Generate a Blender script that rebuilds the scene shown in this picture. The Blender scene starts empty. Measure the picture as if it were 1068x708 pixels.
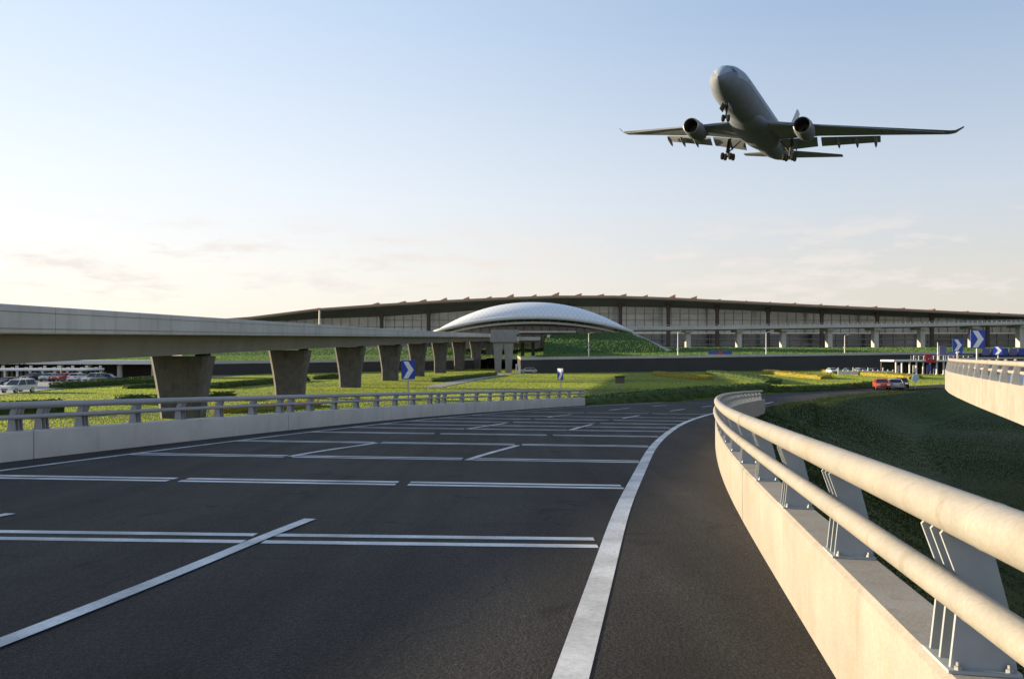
import bpy, bmesh, math, random
import numpy as np
from mathutils import Vector, Matrix, noise
random.seed(7); rng = np.random.default_rng(7)
R = math.radians
SC = bpy.context.scene
COL = SC.collection
F = 830.0; CX = 534.0; HY = 370.0          # reference camera: focal in px of a 1068 px wide frame, centre column, horizon row
GZ = -4.8                                  # lower ground level (camera is at z = 0)

def at(px, py, Y):
    return Vector(((px-CX)/F*Y, Y, (HY-py)/F*Y))
def atx(px, Y): return (px-CX)/F*Y

# ------------------------------------------------------------------ materials
def new_mat(name):
    m = bpy.data.materials.new(name); m.use_nodes = True
    nt = m.node_tree; b = nt.nodes['Principled BSDF']
    return m, nt, b
def N(nt, typ, **kw):
    n = nt.nodes.new(typ)
    for k, v in kw.items():
        if k in n.inputs: n.inputs[k].default_value = v
        else: setattr(n, k, v)
    return n
def coords(nt, scale=(1,1,1)):
    tc = nt.nodes.new('ShaderNodeTexCoord'); mp = nt.nodes.new('ShaderNodeMapping')
    mp.inputs['Scale'].default_value = scale
    nt.links.new(tc.outputs['Object'], mp.inputs['Vector'])
    return mp.outputs['Vector']
def c4(c): return (c[0], c[1], c[2], 1.0)
def ramp(nt, fac, stops):
    r = nt.nodes.new('ShaderNodeValToRGB')
    els = r.color_ramp.elements
    els[0].position = stops[0][0]; els[0].color = c4(stops[0][1])
    els[1].position = stops[-1][0]; els[1].color = c4(stops[-1][1])
    for p, c in stops[1:-1]:
        e = els.new(p); e.color = c4(c)
    nt.links.new(fac, r.inputs['Fac'])
    return r.outputs['Color']
def mix(nt, fac, a, b, mode='MIX'):
    m = nt.nodes.new('ShaderNodeMix'); m.data_type = 'RGBA'; m.blend_type = mode
    if isinstance(fac, (int, float)): m.inputs[0].default_value = fac
    else: nt.links.new(fac, m.inputs[0])
    for i, v in ((6, a), (7, b)):
        if isinstance(v, tuple): m.inputs[i].default_value = c4(v)
        else: nt.links.new(v, m.inputs[i])
    return m.outputs[2]
def simple(name, col, rough=0.6, metal=0.0, var=0.15, scale=3.0, bump=0.0, bscale=30.0, spec=0.5):
    m, nt, b = new_mat(name)
    v = coords(nt)
    n = N(nt, 'ShaderNodeTexNoise', Scale=scale, Detail=5.0, Roughness=0.6); nt.links.new(v, n.inputs['Vector'])
    lo = tuple(x*(1-var) for x in col); hi = tuple(min(1, x*(1+var)) for x in col)
    nt.links.new(ramp(nt, n.outputs['Fac'], [(0.3, lo), (0.7, hi)]), b.inputs['Base Color'])
    b.inputs['Roughness'].default_value = rough; b.inputs['Metallic'].default_value = metal
    b.inputs['Specular IOR Level'].default_value = spec
    if bump:
        n2 = N(nt, 'ShaderNodeTexNoise', Scale=bscale, Detail=4.0); nt.links.new(v, n2.inputs['Vector'])
        bp = N(nt, 'ShaderNodeBump', Strength=bump, Distance=0.02)
        nt.links.new(n2.outputs['Fac'], bp.inputs['Height']); nt.links.new(bp.outputs['Normal'], b.inputs['Normal'])
    return m
def concrete(name, col, streak=0.35, var=0.12, stain=(0.25,0.19,0.11), sscale=2.2, rough=0.85, blot=0.6, drip=0.0, bumps=0.12):
    m, nt, b = new_mat(name)
    v = coords(nt)
    n = N(nt, 'ShaderNodeTexNoise', Scale=blot, Detail=8.0, Roughness=0.65); nt.links.new(v, n.inputs['Vector'])
    lo = tuple(x*(1-var) for x in col); hi = tuple(min(1, x*(1+var)) for x in col)
    base = ramp(nt, n.outputs['Fac'], [(0.3, lo), (0.7, hi)])
    vs = coords(nt, (sscale, sscale, sscale*0.16))                    # runs of dirt, long in z
    n2 = N(nt, 'ShaderNodeTexNoise', Scale=1.0, Detail=6.0, Roughness=0.7); nt.links.new(vs, n2.inputs['Vector'])
    f = ramp(nt, n2.outputs['Fac'], [(0.5, (0,0,0)), (0.78, (streak,)*3)])
    c = mix(nt, f, base, stain)
    if drip:
        vd = coords(nt, (9, 9, 1.1)); nd = N(nt, 'ShaderNodeTexNoise', Scale=1.0, Detail=3.0); nt.links.new(vd, nd.inputs['Vector'])
        ny = N(nt, 'ShaderNodeTexNoise', Scale=1.9, Detail=6.0, Roughness=0.7, Distortion=0.5); nt.links.new(v, ny.inputs['Vector'])
        c = mix(nt, ramp(nt, nd.outputs['Fac'], [(0.6, (0,0,0)), (0.74, (drip,)*3)]), c, (col[0]*.5, col[1]*.42, col[2]*.3))
        c = mix(nt, ramp(nt, ny.outputs['Fac'], [(0.52, (0,0,0)), (0.7, (drip*1.2,)*3)]), c, (col[0]*.9, col[1]*.78, col[2]*.5))
    n3 = N(nt, 'ShaderNodeTexNoise', Scale=55.0, Detail=4.0); nt.links.new(v, n3.inputs['Vector'])
    f3 = ramp(nt, n3.outputs['Fac'], [(0.4, (0.93,)*3), (0.65, (1.04,)*3)])
    c = mix(nt, 1.0, c, f3, 'MULTIPLY')
    nt.links.new(c, b.inputs['Base Color']); b.inputs['Roughness'].default_value = rough
    bp = N(nt, 'ShaderNodeBump', Strength=bumps, Distance=0.012)
    nt.links.new(n3.outputs['Fac'], bp.inputs['Height']); nt.links.new(bp.outputs['Normal'], b.inputs['Normal'])
    return m

def asphalt_mat():
    m, nt, b = new_mat('asphalt')
    v = coords(nt)
    big = N(nt, 'ShaderNodeTexNoise', Scale=0.35, Detail=6.0, Roughness=0.6); nt.links.new(v, big.inputs['Vector'])
    base = ramp(nt, big.outputs['Fac'], [(0.3, (0.0225,0.021,0.020)), (0.7, (0.0375,0.0348,0.0325))])
    vl = coords(nt, (1.3, 0.04, 1)); lane = N(nt, 'ShaderNodeTexNoise', Scale=1.0, Detail=5.0, Distortion=0.4); nt.links.new(vl, lane.inputs['Vector'])   # polished and dirty wheel tracks
    base = mix(nt, 1.0, base, ramp(nt, lane.outputs['Fac'], [(0.35, (0.68,)*3), (0.65, (1.4,)*3)]), 'MULTIPLY')
    oil = N(nt, 'ShaderNodeTexNoise', Scale=1.7, Detail=3.0, Roughness=0.5, Distortion=0.6); nt.links.new(v, oil.inputs['Vector'])
    base = mix(nt, 1.0, base, ramp(nt, oil.outputs['Fac'], [(0.28, (0.5,)*3), (0.38, (1,1,1))]), 'MULTIPLY')
    ag = N(nt, 'ShaderNodeTexVoronoi', Scale=150.0); nt.links.new(v, ag.inputs['Vector'])
    base = mix(nt, 1.0, base, ramp(nt, ag.outputs['Color'], [(0.0, (0.4,)*3), (0.6, (0.95,)*3), (1.0, (3.0,2.8,2.6))]), 'MULTIPLY')
    sp = N(nt, 'ShaderNodeTexNoise', Scale=38.0, Detail=4.0, Roughness=0.7); nt.links.new(v, sp.inputs['Vector'])
    base = mix(nt, 1.0, base, ramp(nt, sp.outputs['Fac'], [(0.33, (0.55,)*3), (0.67, (1.5,)*3)]), 'MULTIPLY')
    # hairline cracks, only here and there
    dn = N(nt, 'ShaderNodeTexNoise', Scale=1.2, Detail=5.0); nt.links.new(v, dn.inputs['Vector'])
    dv = N(nt, 'ShaderNodeVectorMath', operation='MULTIPLY_ADD'); nt.links.new(dn.outputs['Color'], dv.inputs[0]); dv.inputs[1].default_value = (0.9,0.9,0.0); nt.links.new(v, dv.inputs[2])
    ck = N(nt, 'ShaderNodeTexVoronoi', Scale=0.22, feature='DISTANCE_TO_EDGE'); nt.links.new(dv.outputs[0], ck.inputs['Vector'])
    ckm = ramp(nt, ck.outputs['Distance'], [(0.0, (0.35,)*3), (0.0035, (1,1,1))])
    base = mix(nt, ramp(nt, big.outputs['Fac'], [(0.48, (0,0,0)), (0.56, (0.9,0.9,0.9))]), base, mix(nt, 1.0, base, ckm, 'MULTIPLY'))
    nt.links.new(base, b.inputs['Base Color']); b.inputs['Roughness'].default_value = 0.8
    b.inputs['Specular IOR Level'].default_value = 0.25
    bp = N(nt, 'ShaderNodeBump', Strength=1.0, Distance=0.035)
    nt.links.new(sp.outputs['Fac'], bp.inputs['Height']); nt.links.new(bp.outputs['Normal'], b.inputs['Normal'])
    return m
def paint_mat():
    m, nt, b = new_mat('road_paint')
    v = coords(nt)
    n = N(nt, 'ShaderNodeTexNoise', Scale=24.0, Detail=6.0, Roughness=0.7); nt.links.new(v, n.inputs['Vector'])
    n2 = N(nt, 'ShaderNodeTexNoise', Scale=1.3, Detail=4.0); nt.links.new(v, n2.inputs['Vector'])
    c = ramp(nt, n.outputs['Fac'], [(0.28, (0.12,0.12,0.12)), (0.35, (0.54,0.54,0.53)), (0.5, (0.66,0.66,0.65)), (0.7, (0.76,0.76,0.74))])
    c = mix(nt, 1.0, c, ramp(nt, n2.outputs['Fac'], [(0.33, (0.6,)*3), (0.62, (1.06,)*3)]), 'MULTIPLY')
    nt.links.new(c, b.inputs['Base Color']); b.inputs['Roughness'].default_value = 0.7
    return m
def grass_mat(name, a, b_, scale=0.12, trans=0.0, st=(1,1,1)):
    m, nt, b = new_mat(name)
    v = coords(nt, st)
    n = N(nt, 'ShaderNodeTexNoise', Scale=scale, Detail=8.0, Roughness=0.65); nt.links.new(v, n.inputs['Vector'])
    c = ramp(nt, n.outputs['Fac'], [(0.32, a), (0.68, b_)])
    n2 = N(nt, 'ShaderNodeTexNoise', Scale=0.7, Detail=6.0); nt.links.new(v, n2.inputs['Vector'])
    c = mix(nt, 1.0, c, ramp(nt, n2.outputs['Fac'], [(0.3, (0.85,)*3), (0.7, (1.12,)*3)]), 'MULTIPLY')
    nt.links.new(c, b.inputs['Base Color']); b.inputs['Roughness'].default_value = 0.8
    b.inputs['Specular IOR Level'].default_value = 0.2
    if trans:
        t = nt.nodes.new('ShaderNodeBsdfTranslucent'); nt.links.new(c, t.inputs['Color'])
        mx = nt.nodes.new('ShaderNodeAddShader')
        nt.links.new(mix(nt, 1.0, c, (trans,)*3, 'MULTIPLY'), t.inputs['Color'])
        nt.links.new(b.outputs[0], mx.inputs[0]); nt.links.new(t.outputs[0], mx.inputs[1])
        nt.links.new(mx.outputs[0], nt.nodes['Material Output'].inputs['Surface'])
    return m
def dome_mat():
    m, nt, b = new_mat('dome_panels')
    v = coords(nt, (1,1,1))
    sep = nt.nodes.new('ShaderNodeSeparateXYZ'); nt.links.new(v, sep.inputs[0])
    def tri(sx, sz):
        a = N(nt, 'ShaderNodeMath', operation='MULTIPLY'); nt.links.new(sep.outputs['X'], a.inputs[0]); a.inputs[1].default_value = sx
        c = N(nt, 'ShaderNodeMath', operation='MULTIPLY_ADD'); nt.links.new(sep.outputs['Z'], c.inputs[0]); c.inputs[1].default_value = sz
        nt.links.new(a.outputs[0], c.inputs[2])
        f = N(nt, 'ShaderNodeMath', operation='FRACT'); nt.links.new(c.outputs[0], f.inputs[0])
        g = N(nt, 'ShaderNodeMath', operation='LESS_THAN'); nt.links.new(f.outputs[0], g.inputs[0]); g.inputs[1].default_value = 0.2
        return g.outputs[0]
    mx = N(nt, 'ShaderNodeMath', operation='MAXIMUM')
    nt.links.new(tri(0.55, 0.45), mx.inputs[0]); nt.links.new(tri(0.55, -0.45), mx.inputs[1])
    c = mix(nt, mx.outputs[0], (0.80,0.81,0.81), (0.67,0.70,0.73))
    nt.links.new(c, b.inputs['Base Color']); b.inputs['Roughness'].default_value = 0.4
    return m
def glass_facade_mat(name, dark, light, sx=0.35, sz=0.3, rough=0.12):
    m, nt, b = new_mat(name)
    v = coords(nt)
    br = N(nt, 'ShaderNodeTexNoise', Scale=0.05, Detail=3.0); nt.links.new(v, br.inputs['Vector'])
    vv = coords(nt, (0.12, 0.12, 0.35)); n2 = N(nt, 'ShaderNodeTexNoise', Scale=1.0, Detail=5.0); nt.links.new(vv, n2.inputs['Vector'])
    f = N(nt, 'ShaderNodeMath', operation='MULTIPLY_ADD'); nt.links.new(n2.outputs['Fac'], f.inputs[0]); f.inputs[1].default_value = 0.6
    nt.links.new(br.outputs['Fac'], f.inputs[2])
    c = ramp(nt, f.outputs[0], [(0.6, dark), (1.05, light)])
    nt.links.new(c, b.inputs['Base Color']); b.inputs['Roughness'].default_value = rough
    b.inputs['Specular IOR Level'].default_value = 0.6
    return m

M = {}
M['asphalt'] = asphalt_mat()
M['paint'] = paint_mat()
M['cream_concrete'] = concrete('cream_concrete', (0.335,0.304,0.262), streak=0.45, stain=(0.25,0.19,0.11), sscale=1.7, var=0.15, blot=1.3, drip=0.34, bumps=0.14)
M['grey_concrete'] = concrete('grey_concrete', (0.57,0.545,0.515), streak=0.4, stain=(0.22,0.21,0.19))
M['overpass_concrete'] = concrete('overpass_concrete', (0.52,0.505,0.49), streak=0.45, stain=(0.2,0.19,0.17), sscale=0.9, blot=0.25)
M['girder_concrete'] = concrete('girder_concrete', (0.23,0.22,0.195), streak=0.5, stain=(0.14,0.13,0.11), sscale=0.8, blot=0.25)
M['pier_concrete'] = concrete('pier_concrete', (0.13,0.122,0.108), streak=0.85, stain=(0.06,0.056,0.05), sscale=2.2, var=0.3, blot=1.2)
M['pier_grey'] = concrete('pier_grey', (0.30,0.29,0.27), streak=0.5, stain=(0.13,0.12,0.11), sscale=1.2)
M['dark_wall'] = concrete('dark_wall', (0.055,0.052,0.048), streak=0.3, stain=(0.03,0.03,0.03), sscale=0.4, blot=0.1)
M['pale_concrete'] = concrete('pale_concrete', (0.55,0.52,0.47), streak=0.3, sscale=0.6, blot=0.1)
M['rail_paint'] = concrete('rail_paint', (0.335,0.307,0.265), drip=0.3, bumps=0.12, streak=0.35, stain=(0.42,0.34,0.22), sscale=5, rough=0.55, blot=3.0)
M['grey_rail'] = concrete('grey_rail', (0.34,0.34,0.345), streak=0.2, stain=(0.2,0.2,0.2), sscale=5, rough=0.6)
M['post_steel'] = simple('post_steel', (0.36,0.385,0.40), 0.55, 0.0, 0.12, 6.0)
M['grey_post'] = simple('grey_post', (0.36,0.36,0.365), 0.6, 0.0, 0.12, 6.0)
M['ground'] = grass_mat('ground_turf', (0.028,0.046,0.010), (0.052,0.072,0.015))
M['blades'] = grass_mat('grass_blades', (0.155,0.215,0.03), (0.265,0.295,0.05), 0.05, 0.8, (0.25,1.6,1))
M['shade_green_blades'] = grass_mat('shade_green_grass', (0.020,0.036,0.0065), (0.034,0.052,0.009), 0.08, 0.25)  # green grass of the hollow, with its shade darkened into the colour
M['bank_blades'] = grass_mat('bank_grass_blades', (0.06,0.115,0.03), (0.10,0.155,0.042), 0.08, 0.65)
M['bank'] = grass_mat('bank_turf', (0.03,0.07,0.02), (0.05,0.10,0.03))
M['hedge'] = grass_mat('hedge_leaves', (0.030,0.055,0.012), (0.065,0.10,0.02), 1.2, 0.2)
M['yellow_hedge'] = grass_mat('yellow_hedge_leaves', (0.20,0.17,0.02), (0.30,0.24,0.03), 1.2, 0.2)
M['path'] = simple('path_paving', (0.30,0.29,0.27), 0.9)
M['roof_dark'] = simple('roof_soffit', (0.36,0.32,0.29), 0.7, 0, 0.12, 0.1)
M['roof_red'] = simple('roof_edge_tan', (0.42,0.26,0.17), 0.5, 0, 0.1, 0.3)
M['skylight'] = simple('skylight_orange', (0.50,0.27,0.15), 0.5)
M['facade_glass'] = glass_facade_mat('facade_glass', (0.42,0.425,0.42), (0.70,0.70,0.68))
M['lower_glass'] = glass_facade_mat('lower_glass', (0.03,0.032,0.035), (0.22,0.23,0.23))
M['dark_column'] = simple('dark_red_column', (0.085,0.06,0.052), 0.6)
M['mullion'] = simple('mullion_grey', (0.22,0.22,0.22), 0.5)
M['dome'] = dome_mat()
M['white_rim'] = simple('white_rim', (0.62,0.62,0.60), 0.5, 0, 0.06)
M['dome_glass'] = glass_facade_mat('dome_glass', (0.10,0.105,0.10), (0.30,0.30,0.28))
M['dark_interior'] = simple('dark_interior', (0.045,0.043,0.04), 0.8)
M['white_paint'] = simple('white_paint', (0.72,0.71,0.68), 0.5, 0, 0.06)
M['sign_blue'] = simple('sign_blue', (0.015,0.05,0.33), 0.45, 0, 0.05)
M['sign_white'] = simple('sign_white', (0.72,0.75,0.74), 0.5, 0, 0.04)
M['steel'] = simple('galvanised_steel', (0.38,0.38,0.39), 0.45, 0.6, 0.1)
M['red_cloth'] = simple('red_cloth', (0.55,0.03,0.04), 0.7)
M['blue_cloth'] = simple('blue_cloth', (0.06,0.08,0.32), 0.7)
M['purple_panel'] = simple('purple_panel', (0.15,0.14,0.28), 0.7)
M['brown_board'] = simple('brown_board', (0.12,0.08,0.06), 0.7)
M['tyre'] = simple('tyre_rubber', (0.02,0.02,0.02), 0.85)
M['rim'] = simple('wheel_rim', (0.5,0.5,0.5), 0.35, 0.8)
M['car_glass'] = simple('car_glass', (0.02,0.025,0.03), 0.08)
M['lamp_glass'] = simple('lamp_glass', (0.75,0.75,0.72), 0.2)
M['tail_red'] = simple('tail_light_red', (0.4,0.02,0.02), 0.3)
for n_, c_ in (('car_white',(0.72,0.72,0.70)),('car_red',(0.42,0.06,0.03)),('car_dark',(0.025,0.028,0.04)),('car_silver',(0.42,0.43,0.44)),('car_blue',(0.05,0.08,0.2))):
    M[n_] = simple(n_, c_, 0.28, 0.2 if n_ == 'car_silver' else 0.0, 0.03)
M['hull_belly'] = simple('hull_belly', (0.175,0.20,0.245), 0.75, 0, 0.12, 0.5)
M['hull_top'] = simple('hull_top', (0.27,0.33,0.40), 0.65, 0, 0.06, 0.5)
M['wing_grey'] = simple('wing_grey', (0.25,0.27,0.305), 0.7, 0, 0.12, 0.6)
M['nacelle'] = simple('nacelle_grey', (0.15,0.16,0.185), 0.7, 0, 0.12, 0.8)
M['nacelle_lip'] = simple('nacelle_lip', (0.30,0.31,0.32), 0.35, 0.6, 0.05)
M['fin_pale'] = simple('fin_pale', (0.42,0.50,0.58), 0.45, 0, 0.06, 0.5)
M['gear_dark'] = simple('gear_dark', (0.05,0.05,0.055), 0.6)

# ------------------------------------------------------------------ mesh building
class MB:
    def __init__(s): s.v = []; s.f = []; s.mi = []
    def add(s, verts, faces, mi=0):
        o = len(s.v); s.v += [Vector(p) for p in verts]
        for f in faces: s.f.append([o+i for i in f]); s.mi.append(mi)
    def box(s, lo, hi, mi=0, M_=None):
        x0,y0,z0 = lo; x1,y1,z1 = hi
        p = [(x0,y0,z0),(x1,y0,z0),(x1,y1,z0),(x0,y1,z0),(x0,y0,z1),(x1,y0,z1),(x1,y1,z1),(x0,y1,z1)]
        if M_ is not None: p = [M_ @ Vector(q) for q in p]
        s.add(p, [(0,3,2,1),(4,5,6,7),(0,1,5,4),(1,2,6,5),(2,3,7,6),(3,0,4,7)], mi)
    def bbox(s, lo, hi, b=0.03, mi=0, M_=None):          # box with chamfered edges
        bm = bmesh.new(); bmesh.ops.create_cube(bm, size=1)
        for v in bm.verts: v.co = Vector([lo[i] + (v.co[i]+.5)*(hi[i]-lo[i]) for i in range(3)])
        bmesh.ops.bevel(bm, geom=bm.edges[:], offset=b, segments=2, profile=0.5, affect='EDGES')
        s.bm(bm, mi, M_)
    def bm(s, bm, mi=0, M_=None):
        bm.verts.ensure_lookup_table(); bm.verts.index_update()
        p = [(M_ @ v.co if M_ is not None else v.co.copy()) for v in bm.verts]
        s.add(p, [[v.index for v in f.verts] for f in bm.faces], mi); bm.free()
    def prism(s, poly, ax, d, mi=0):                     # poly: 3D points, extruded by vector d
        n = len(poly); a = [Vector(p) for p in poly]; d = Vector(d)
        s.add(a + [p+d for p in a], [list(range(n))[::-1], list(range(n, 2*n))] + [(i,(i+1)%n,n+(i+1)%n,n+i) for i in range(n)], mi)
    def rings(s, rings, cap=True, mi=0, closed=True):
        n = len(rings[0]); o = [p for r in rings for p in r]; fs = []
        for k in range(len(rings)-1):
            for i in range(n if closed else n-1):
                j = (i+1) % n
                fs.append((k*n+i, k*n+j, (k+1)*n+j, (k+1)*n+i))
        if cap: fs += [list(range(n))[::-1], [(len(rings)-1)*n+i for i in range(n)]]
        s.add(o, fs, mi)
    def tube(s, pts, r, seg=12, mi=0):
        pts = [Vector(p) for p in pts]; rs = []
        for i, p in enumerate(pts):
            t = (pts[min(i+1, len(pts)-1)] - pts[max(i-1, 0)]).normalized()
            u = t.cross(Vector((0,0,1)));  u = u.normalized() if u.length > 1e-4 else Vector((1,0,0))
            w = u.cross(t).normalized(); rr = r[i] if isinstance(r, (list, tuple)) else r
            rs.append([p + u*math.cos(a)*rr + w*math.sin(a)*rr for a in [2*math.pi*k/seg for k in range(seg)]])
        s.rings(rs, True, mi)
    def lathe(s, prof, axis='x', c=(0,0,0), seg=24, mi=0, cap=True):
        rs = []; c = Vector(c)
        for t, r in prof:
            ring = []
            for k in range(seg):
                a = 2*math.pi*k/seg; q = (math.cos(a)*r, math.sin(a)*r)
                ring.append(c + (Vector((t,q[0],q[1])) if axis == 'x' else Vector((q[0],t,q[1])) if axis == 'y' else Vector((q[0],q[1],t))))
            rs.append(ring)
        s.rings(rs, cap, mi)
    def build(s, name, mats, parent=None, smooth=None):
        me = bpy.data.meshes.new(name)
        off = Vector((0,0,0))
        if parent is not None and not parent.get('_local', 0): off = parent_loc(parent)
        me.from_pydata([tuple(v-off) for v in s.v], [], s.f)
        if not isinstance(mats, (list, tuple)): mats = [mats]
        for m in mats: me.materials.append(m)
        if len(mats) > 1: me.polygons.foreach_set('material_index', s.mi)
        bm = bmesh.new(); bm.from_mesh(me); bmesh.ops.recalc_face_normals(bm, faces=bm.faces[:]); bm.to_mesh(me); bm.free()
        if smooth:
            me.polygons.foreach_set('use_smooth', [True]*len(me.polygons)); me.set_sharp_from_angle(angle=R(smooth))
        me.update()
        o = bpy.data.objects.new(name, me); COL.objects.link(o)
        if parent is not None: o.parent = parent
        return o
def islands(mb, name, mats, parent, smooth=None):
    """every loose piece of mb becomes an object of its own"""
    par = list(range(len(mb.v)))
    def fd(a):
        while par[a] != a: par[a] = par[par[a]]; a = par[a]
        return a
    for f in mb.f:
        for i in f[1:]: par[fd(i)] = fd(f[0])
    groups = {}
    for k, f in enumerate(mb.f): groups.setdefault(fd(f[0]), []).append(k)
    out = []
    for fs in groups.values():
        m = MB(); ids = {}
        for k in fs:
            g = []
            for i in mb.f[k]:
                if i not in ids: ids[i] = len(m.v); m.v.append(mb.v[i])
                g.append(ids[i])
            m.f.append(g); m.mi.append(mb.mi[k])
        out.append(m.build(name, mats, parent, smooth))
    return out
LOC = {}
def parent_loc(p):
    l = Vector((0,0,0))
    while p is not None: l = l + LOC.get(p.name, Vector((0,0,0))); p = p.parent
    return l
LOCAL = set()
def thing(name, label, cat, loc=(0,0,0), group=None, local=False, rz=0.0):
    o = bpy.data.objects.new(name, None); COL.objects.link(o)
    o.location = loc; o.rotation_euler = (0,0,rz); o.empty_display_size = 0.3
    o['label'] = label; o['category'] = cat
    if group: o['group'] = group
    LOC[o.name] = Vector((0,0,0)) if local else Vector(loc)
    return o
def struct(o, label=None, cat=None):
    o['kind'] = 'structure'
    if label: o['label'] = label
    if cat: o['category'] = cat
    return o
def dup(root, loc, rz, label, group=None):
    r = root.copy(); COL.objects.link(r); r.location = loc; r.rotation_euler = (0,0,rz); r['label'] = label
    if group: r['group'] = group
    for ch in root.children:
        c = ch.copy(); COL.objects.link(c); c.parent = r
        for g in ch.children:
            d = g.copy(); COL.objects.link(d); d.parent = c
    return r

# ------------------------------------------------------------------ paths
def spline(pts, step):
    P = [Vector(p) for p in pts]; out = []
    for i in range(len(P)-1):
        p0 = P[max(i-1,0)]; p1 = P[i]; p2 = P[i+1]; p3 = P[min(i+2, len(P)-1)]
        n = max(2, int((p2-p1).length/step*1.5))
        for k in range(n):
            t = k/n
            m1 = (p2-p0)*0.5; m2 = (p3-p1)*0.5
            out.append(p1*(2*t**3-3*t*t+1) + m1*(t**3-2*t*t+t) + p2*(-2*t**3+3*t*t) + m2*(t**3-t*t))
    out.append(P[-1])
    d = [0]
    for a, b in zip(out, out[1:]): d.append(d[-1] + (b-a).length)
    res = []; n = int(d[-1]/step); j = 0
    for k in range(n+1):
        s = d[-1]*k/n
        while j < len(d)-2 and d[j+1] < s: j += 1
        t = (s-d[j])/max(1e-9, d[j+1]-d[j]); res.append(out[j].lerp(out[j+1], min(1,max(0,t))))
    return res
def tangents(p):
    return [(p[min(i+1,len(p)-1)] - p[max(i-1,0)]).normalized() for i in range(len(p))]
def offset(p, d):                      # d > 0: to the right of travel
    T = tangents(p)
    return [Vector((q.x + t.y*d, q.y - t.x*d)) for q, t in zip(p, T)]
def smoothed(p, k):
    for _ in range(k):
        p = [p[0]] + [(p[i-1]+p[i]*2+p[i+1])/4 for i in range(1, len(p)-1)] + [p[-1]]
    return p
def cumlen(p):
    d = [0]
    for a, b in zip(p, p[1:]): d.append(d[-1] + (b-a).length)
    return d
def path_at(p, s):
    d = cumlen(p); s = min(max(s, 0), d[-1]); j = 0
    while j < len(d)-2 and d[j+1] < s: j += 1
    t = (s-d[j])/(d[j+1]-d[j]); q = p[j].lerp(p[j+1], t); return q, (p[j+1]-p[j]).normalized()
def s_of_y(p, y):
    d = cumlen(p)
    for i in range(len(p)-1):
        if p[i].y <= y <= p[i+1].y: return d[i] + (d[i+1]-d[i])*(y-p[i].y)/(p[i+1].y-p[i].y)
    return d[-1]

def zr(y):                             # road surface: a 3.75 % fall that runs out on the lower ground
    a = -1.6 - 0.0375*y
    if y < 74: return a
    e = -4.72
    t = min(1, (y-74)/16)
    return a*(1-t)**2 + e*(1-(1-t)**2) if t < 1 else e

RP = smoothed(spline([(-3.7,-24),(-1.85,-15),(0.0,-5.2),(0.967,0),(1.767,4.33),(2.52,8.4),(3.16,11.65),(3.88,14.9),(4.98,19.5),(6.3,24.6),(8.55,32.4),(10.55,38.4),(12.8,44.3),(16.3,52.5),(20.6,62),(27,76),(35,89),(46,101),(62,115),(85,133),(120,158),(170,190)], 0.6), 25)
LP = smoothed(spline([(-18.3,-24),(-16.6,-15),(-14.8,-5.2),(-13.5,1),(-12.1,8),(-10.55,16.2),(-9.75,20),(-8.75,24.5),(-7.75,28.5),(-5.7,35.6),(-4.2,40),(0.4,51),(5.5,61.3),(11,70),(17,79.5),(24,88.5),(33,98),(48,111),(63,123),(90,142),(125,167),(175,200)], 0.6), 25)
R_END = 53.5; L_END = 61.5

# ---- road sheet
mb = MB(); NS = 260; NA = 10
dl = cumlen(LP)[-1]; dr = cumlen(RP)[-1]
rows = []
for k in range(NS+1):
    a, _ = path_at(LP, dl*k/NS); b, _ = path_at(RP, dr*k/NS)
    row = []
    for i in range(NA+1):
        t = i/NA; q = a.lerp(b, t); row.append(Vector((q.x, q.y, zr(q.y))))
    rows.append(row)
mb.rings(rows, cap=False, closed=False)
road = struct(mb.build('road', M['asphalt']))

def strip(center, w, s0, s1, name, dz=0.004):
    n = max(2, int((s1-s0)/0.5)); pl = []; pr = []
    for k in range(n+1):
        q, t = path_at(center, s0 + (s1-s0)*k/n); nx = Vector((t.y, -t.x))
        a = q - nx*w/2; b = q + nx*w/2
        pl.append((a.x, a.y, zr(a.y)+dz)); pr.append((b.x, b.y, zr(b.y)+dz))
    m = MB(); m.add(pl+pr, [(i, i+1, n+1+i+1, n+1+i) for i in range(n)])
    return m.build(name, M['paint'], road)
RL = smoothed(spline([(-5.3,-24),(-3.4,-15),(-1.5,-5.2),(-0.49,0),(0.316,4.33),(0.53,5.465),(0.884,7.38),(1.407,10.2),(2.257,14.19),(3.59,20.3),(5.11,26.2),(6.91,32.4),(8.95,38.4),(11.2,44.3),(15,53),(19.2,62),(25.6,76.6),(34,90)], 0.5), 12)
LL = offset(LP, 1.25)
strip(RL, 0.20, 0, s_of_y(RL, 74), 'edge_line', 0.004)
strip(LL, 0.13, 0, s_of_y(LL, 72), 'edge_line', 0.004)
lane1 = spline([(-6.9,-14),(-5.2,-5),(-3.16,4.92),(-2.39,9.49),(-0.95,16.8),(0.15,20.9),(2.0,27.8),(3.2,31.9),(5.25,37.7),(6.6,41.2),(10.4,50),(14.6,59),(20,69)], 0.4)
lane2 = spline([(-10.4,-10),(-9.0,-3),(-6.2,9.84),(-4.93,17.7),(-3.7,21.8),(-1.62,28.7),(-0.25,33),(1.75,39),(3.2,42.8),(7,52),(11.5,61),(16,68.5)], 0.4)
for p, spans in ((lane1, [(-6,0.5),(4.3,9.45),(16.8,20.9),(27.8,31.9),(37.7,41.2),(48,52),(57,60)]), (lane2, [(-5,-1),(4.9,9.84),(17.7,21.8),(28.7,33),(39,42.8),(50,54),(59,62)])):
    for y0, y1 in spans: strip(p, 0.15, s_of_y(p, y0), s_of_y(p, y1), 'lane_dash', 0.012)

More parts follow.
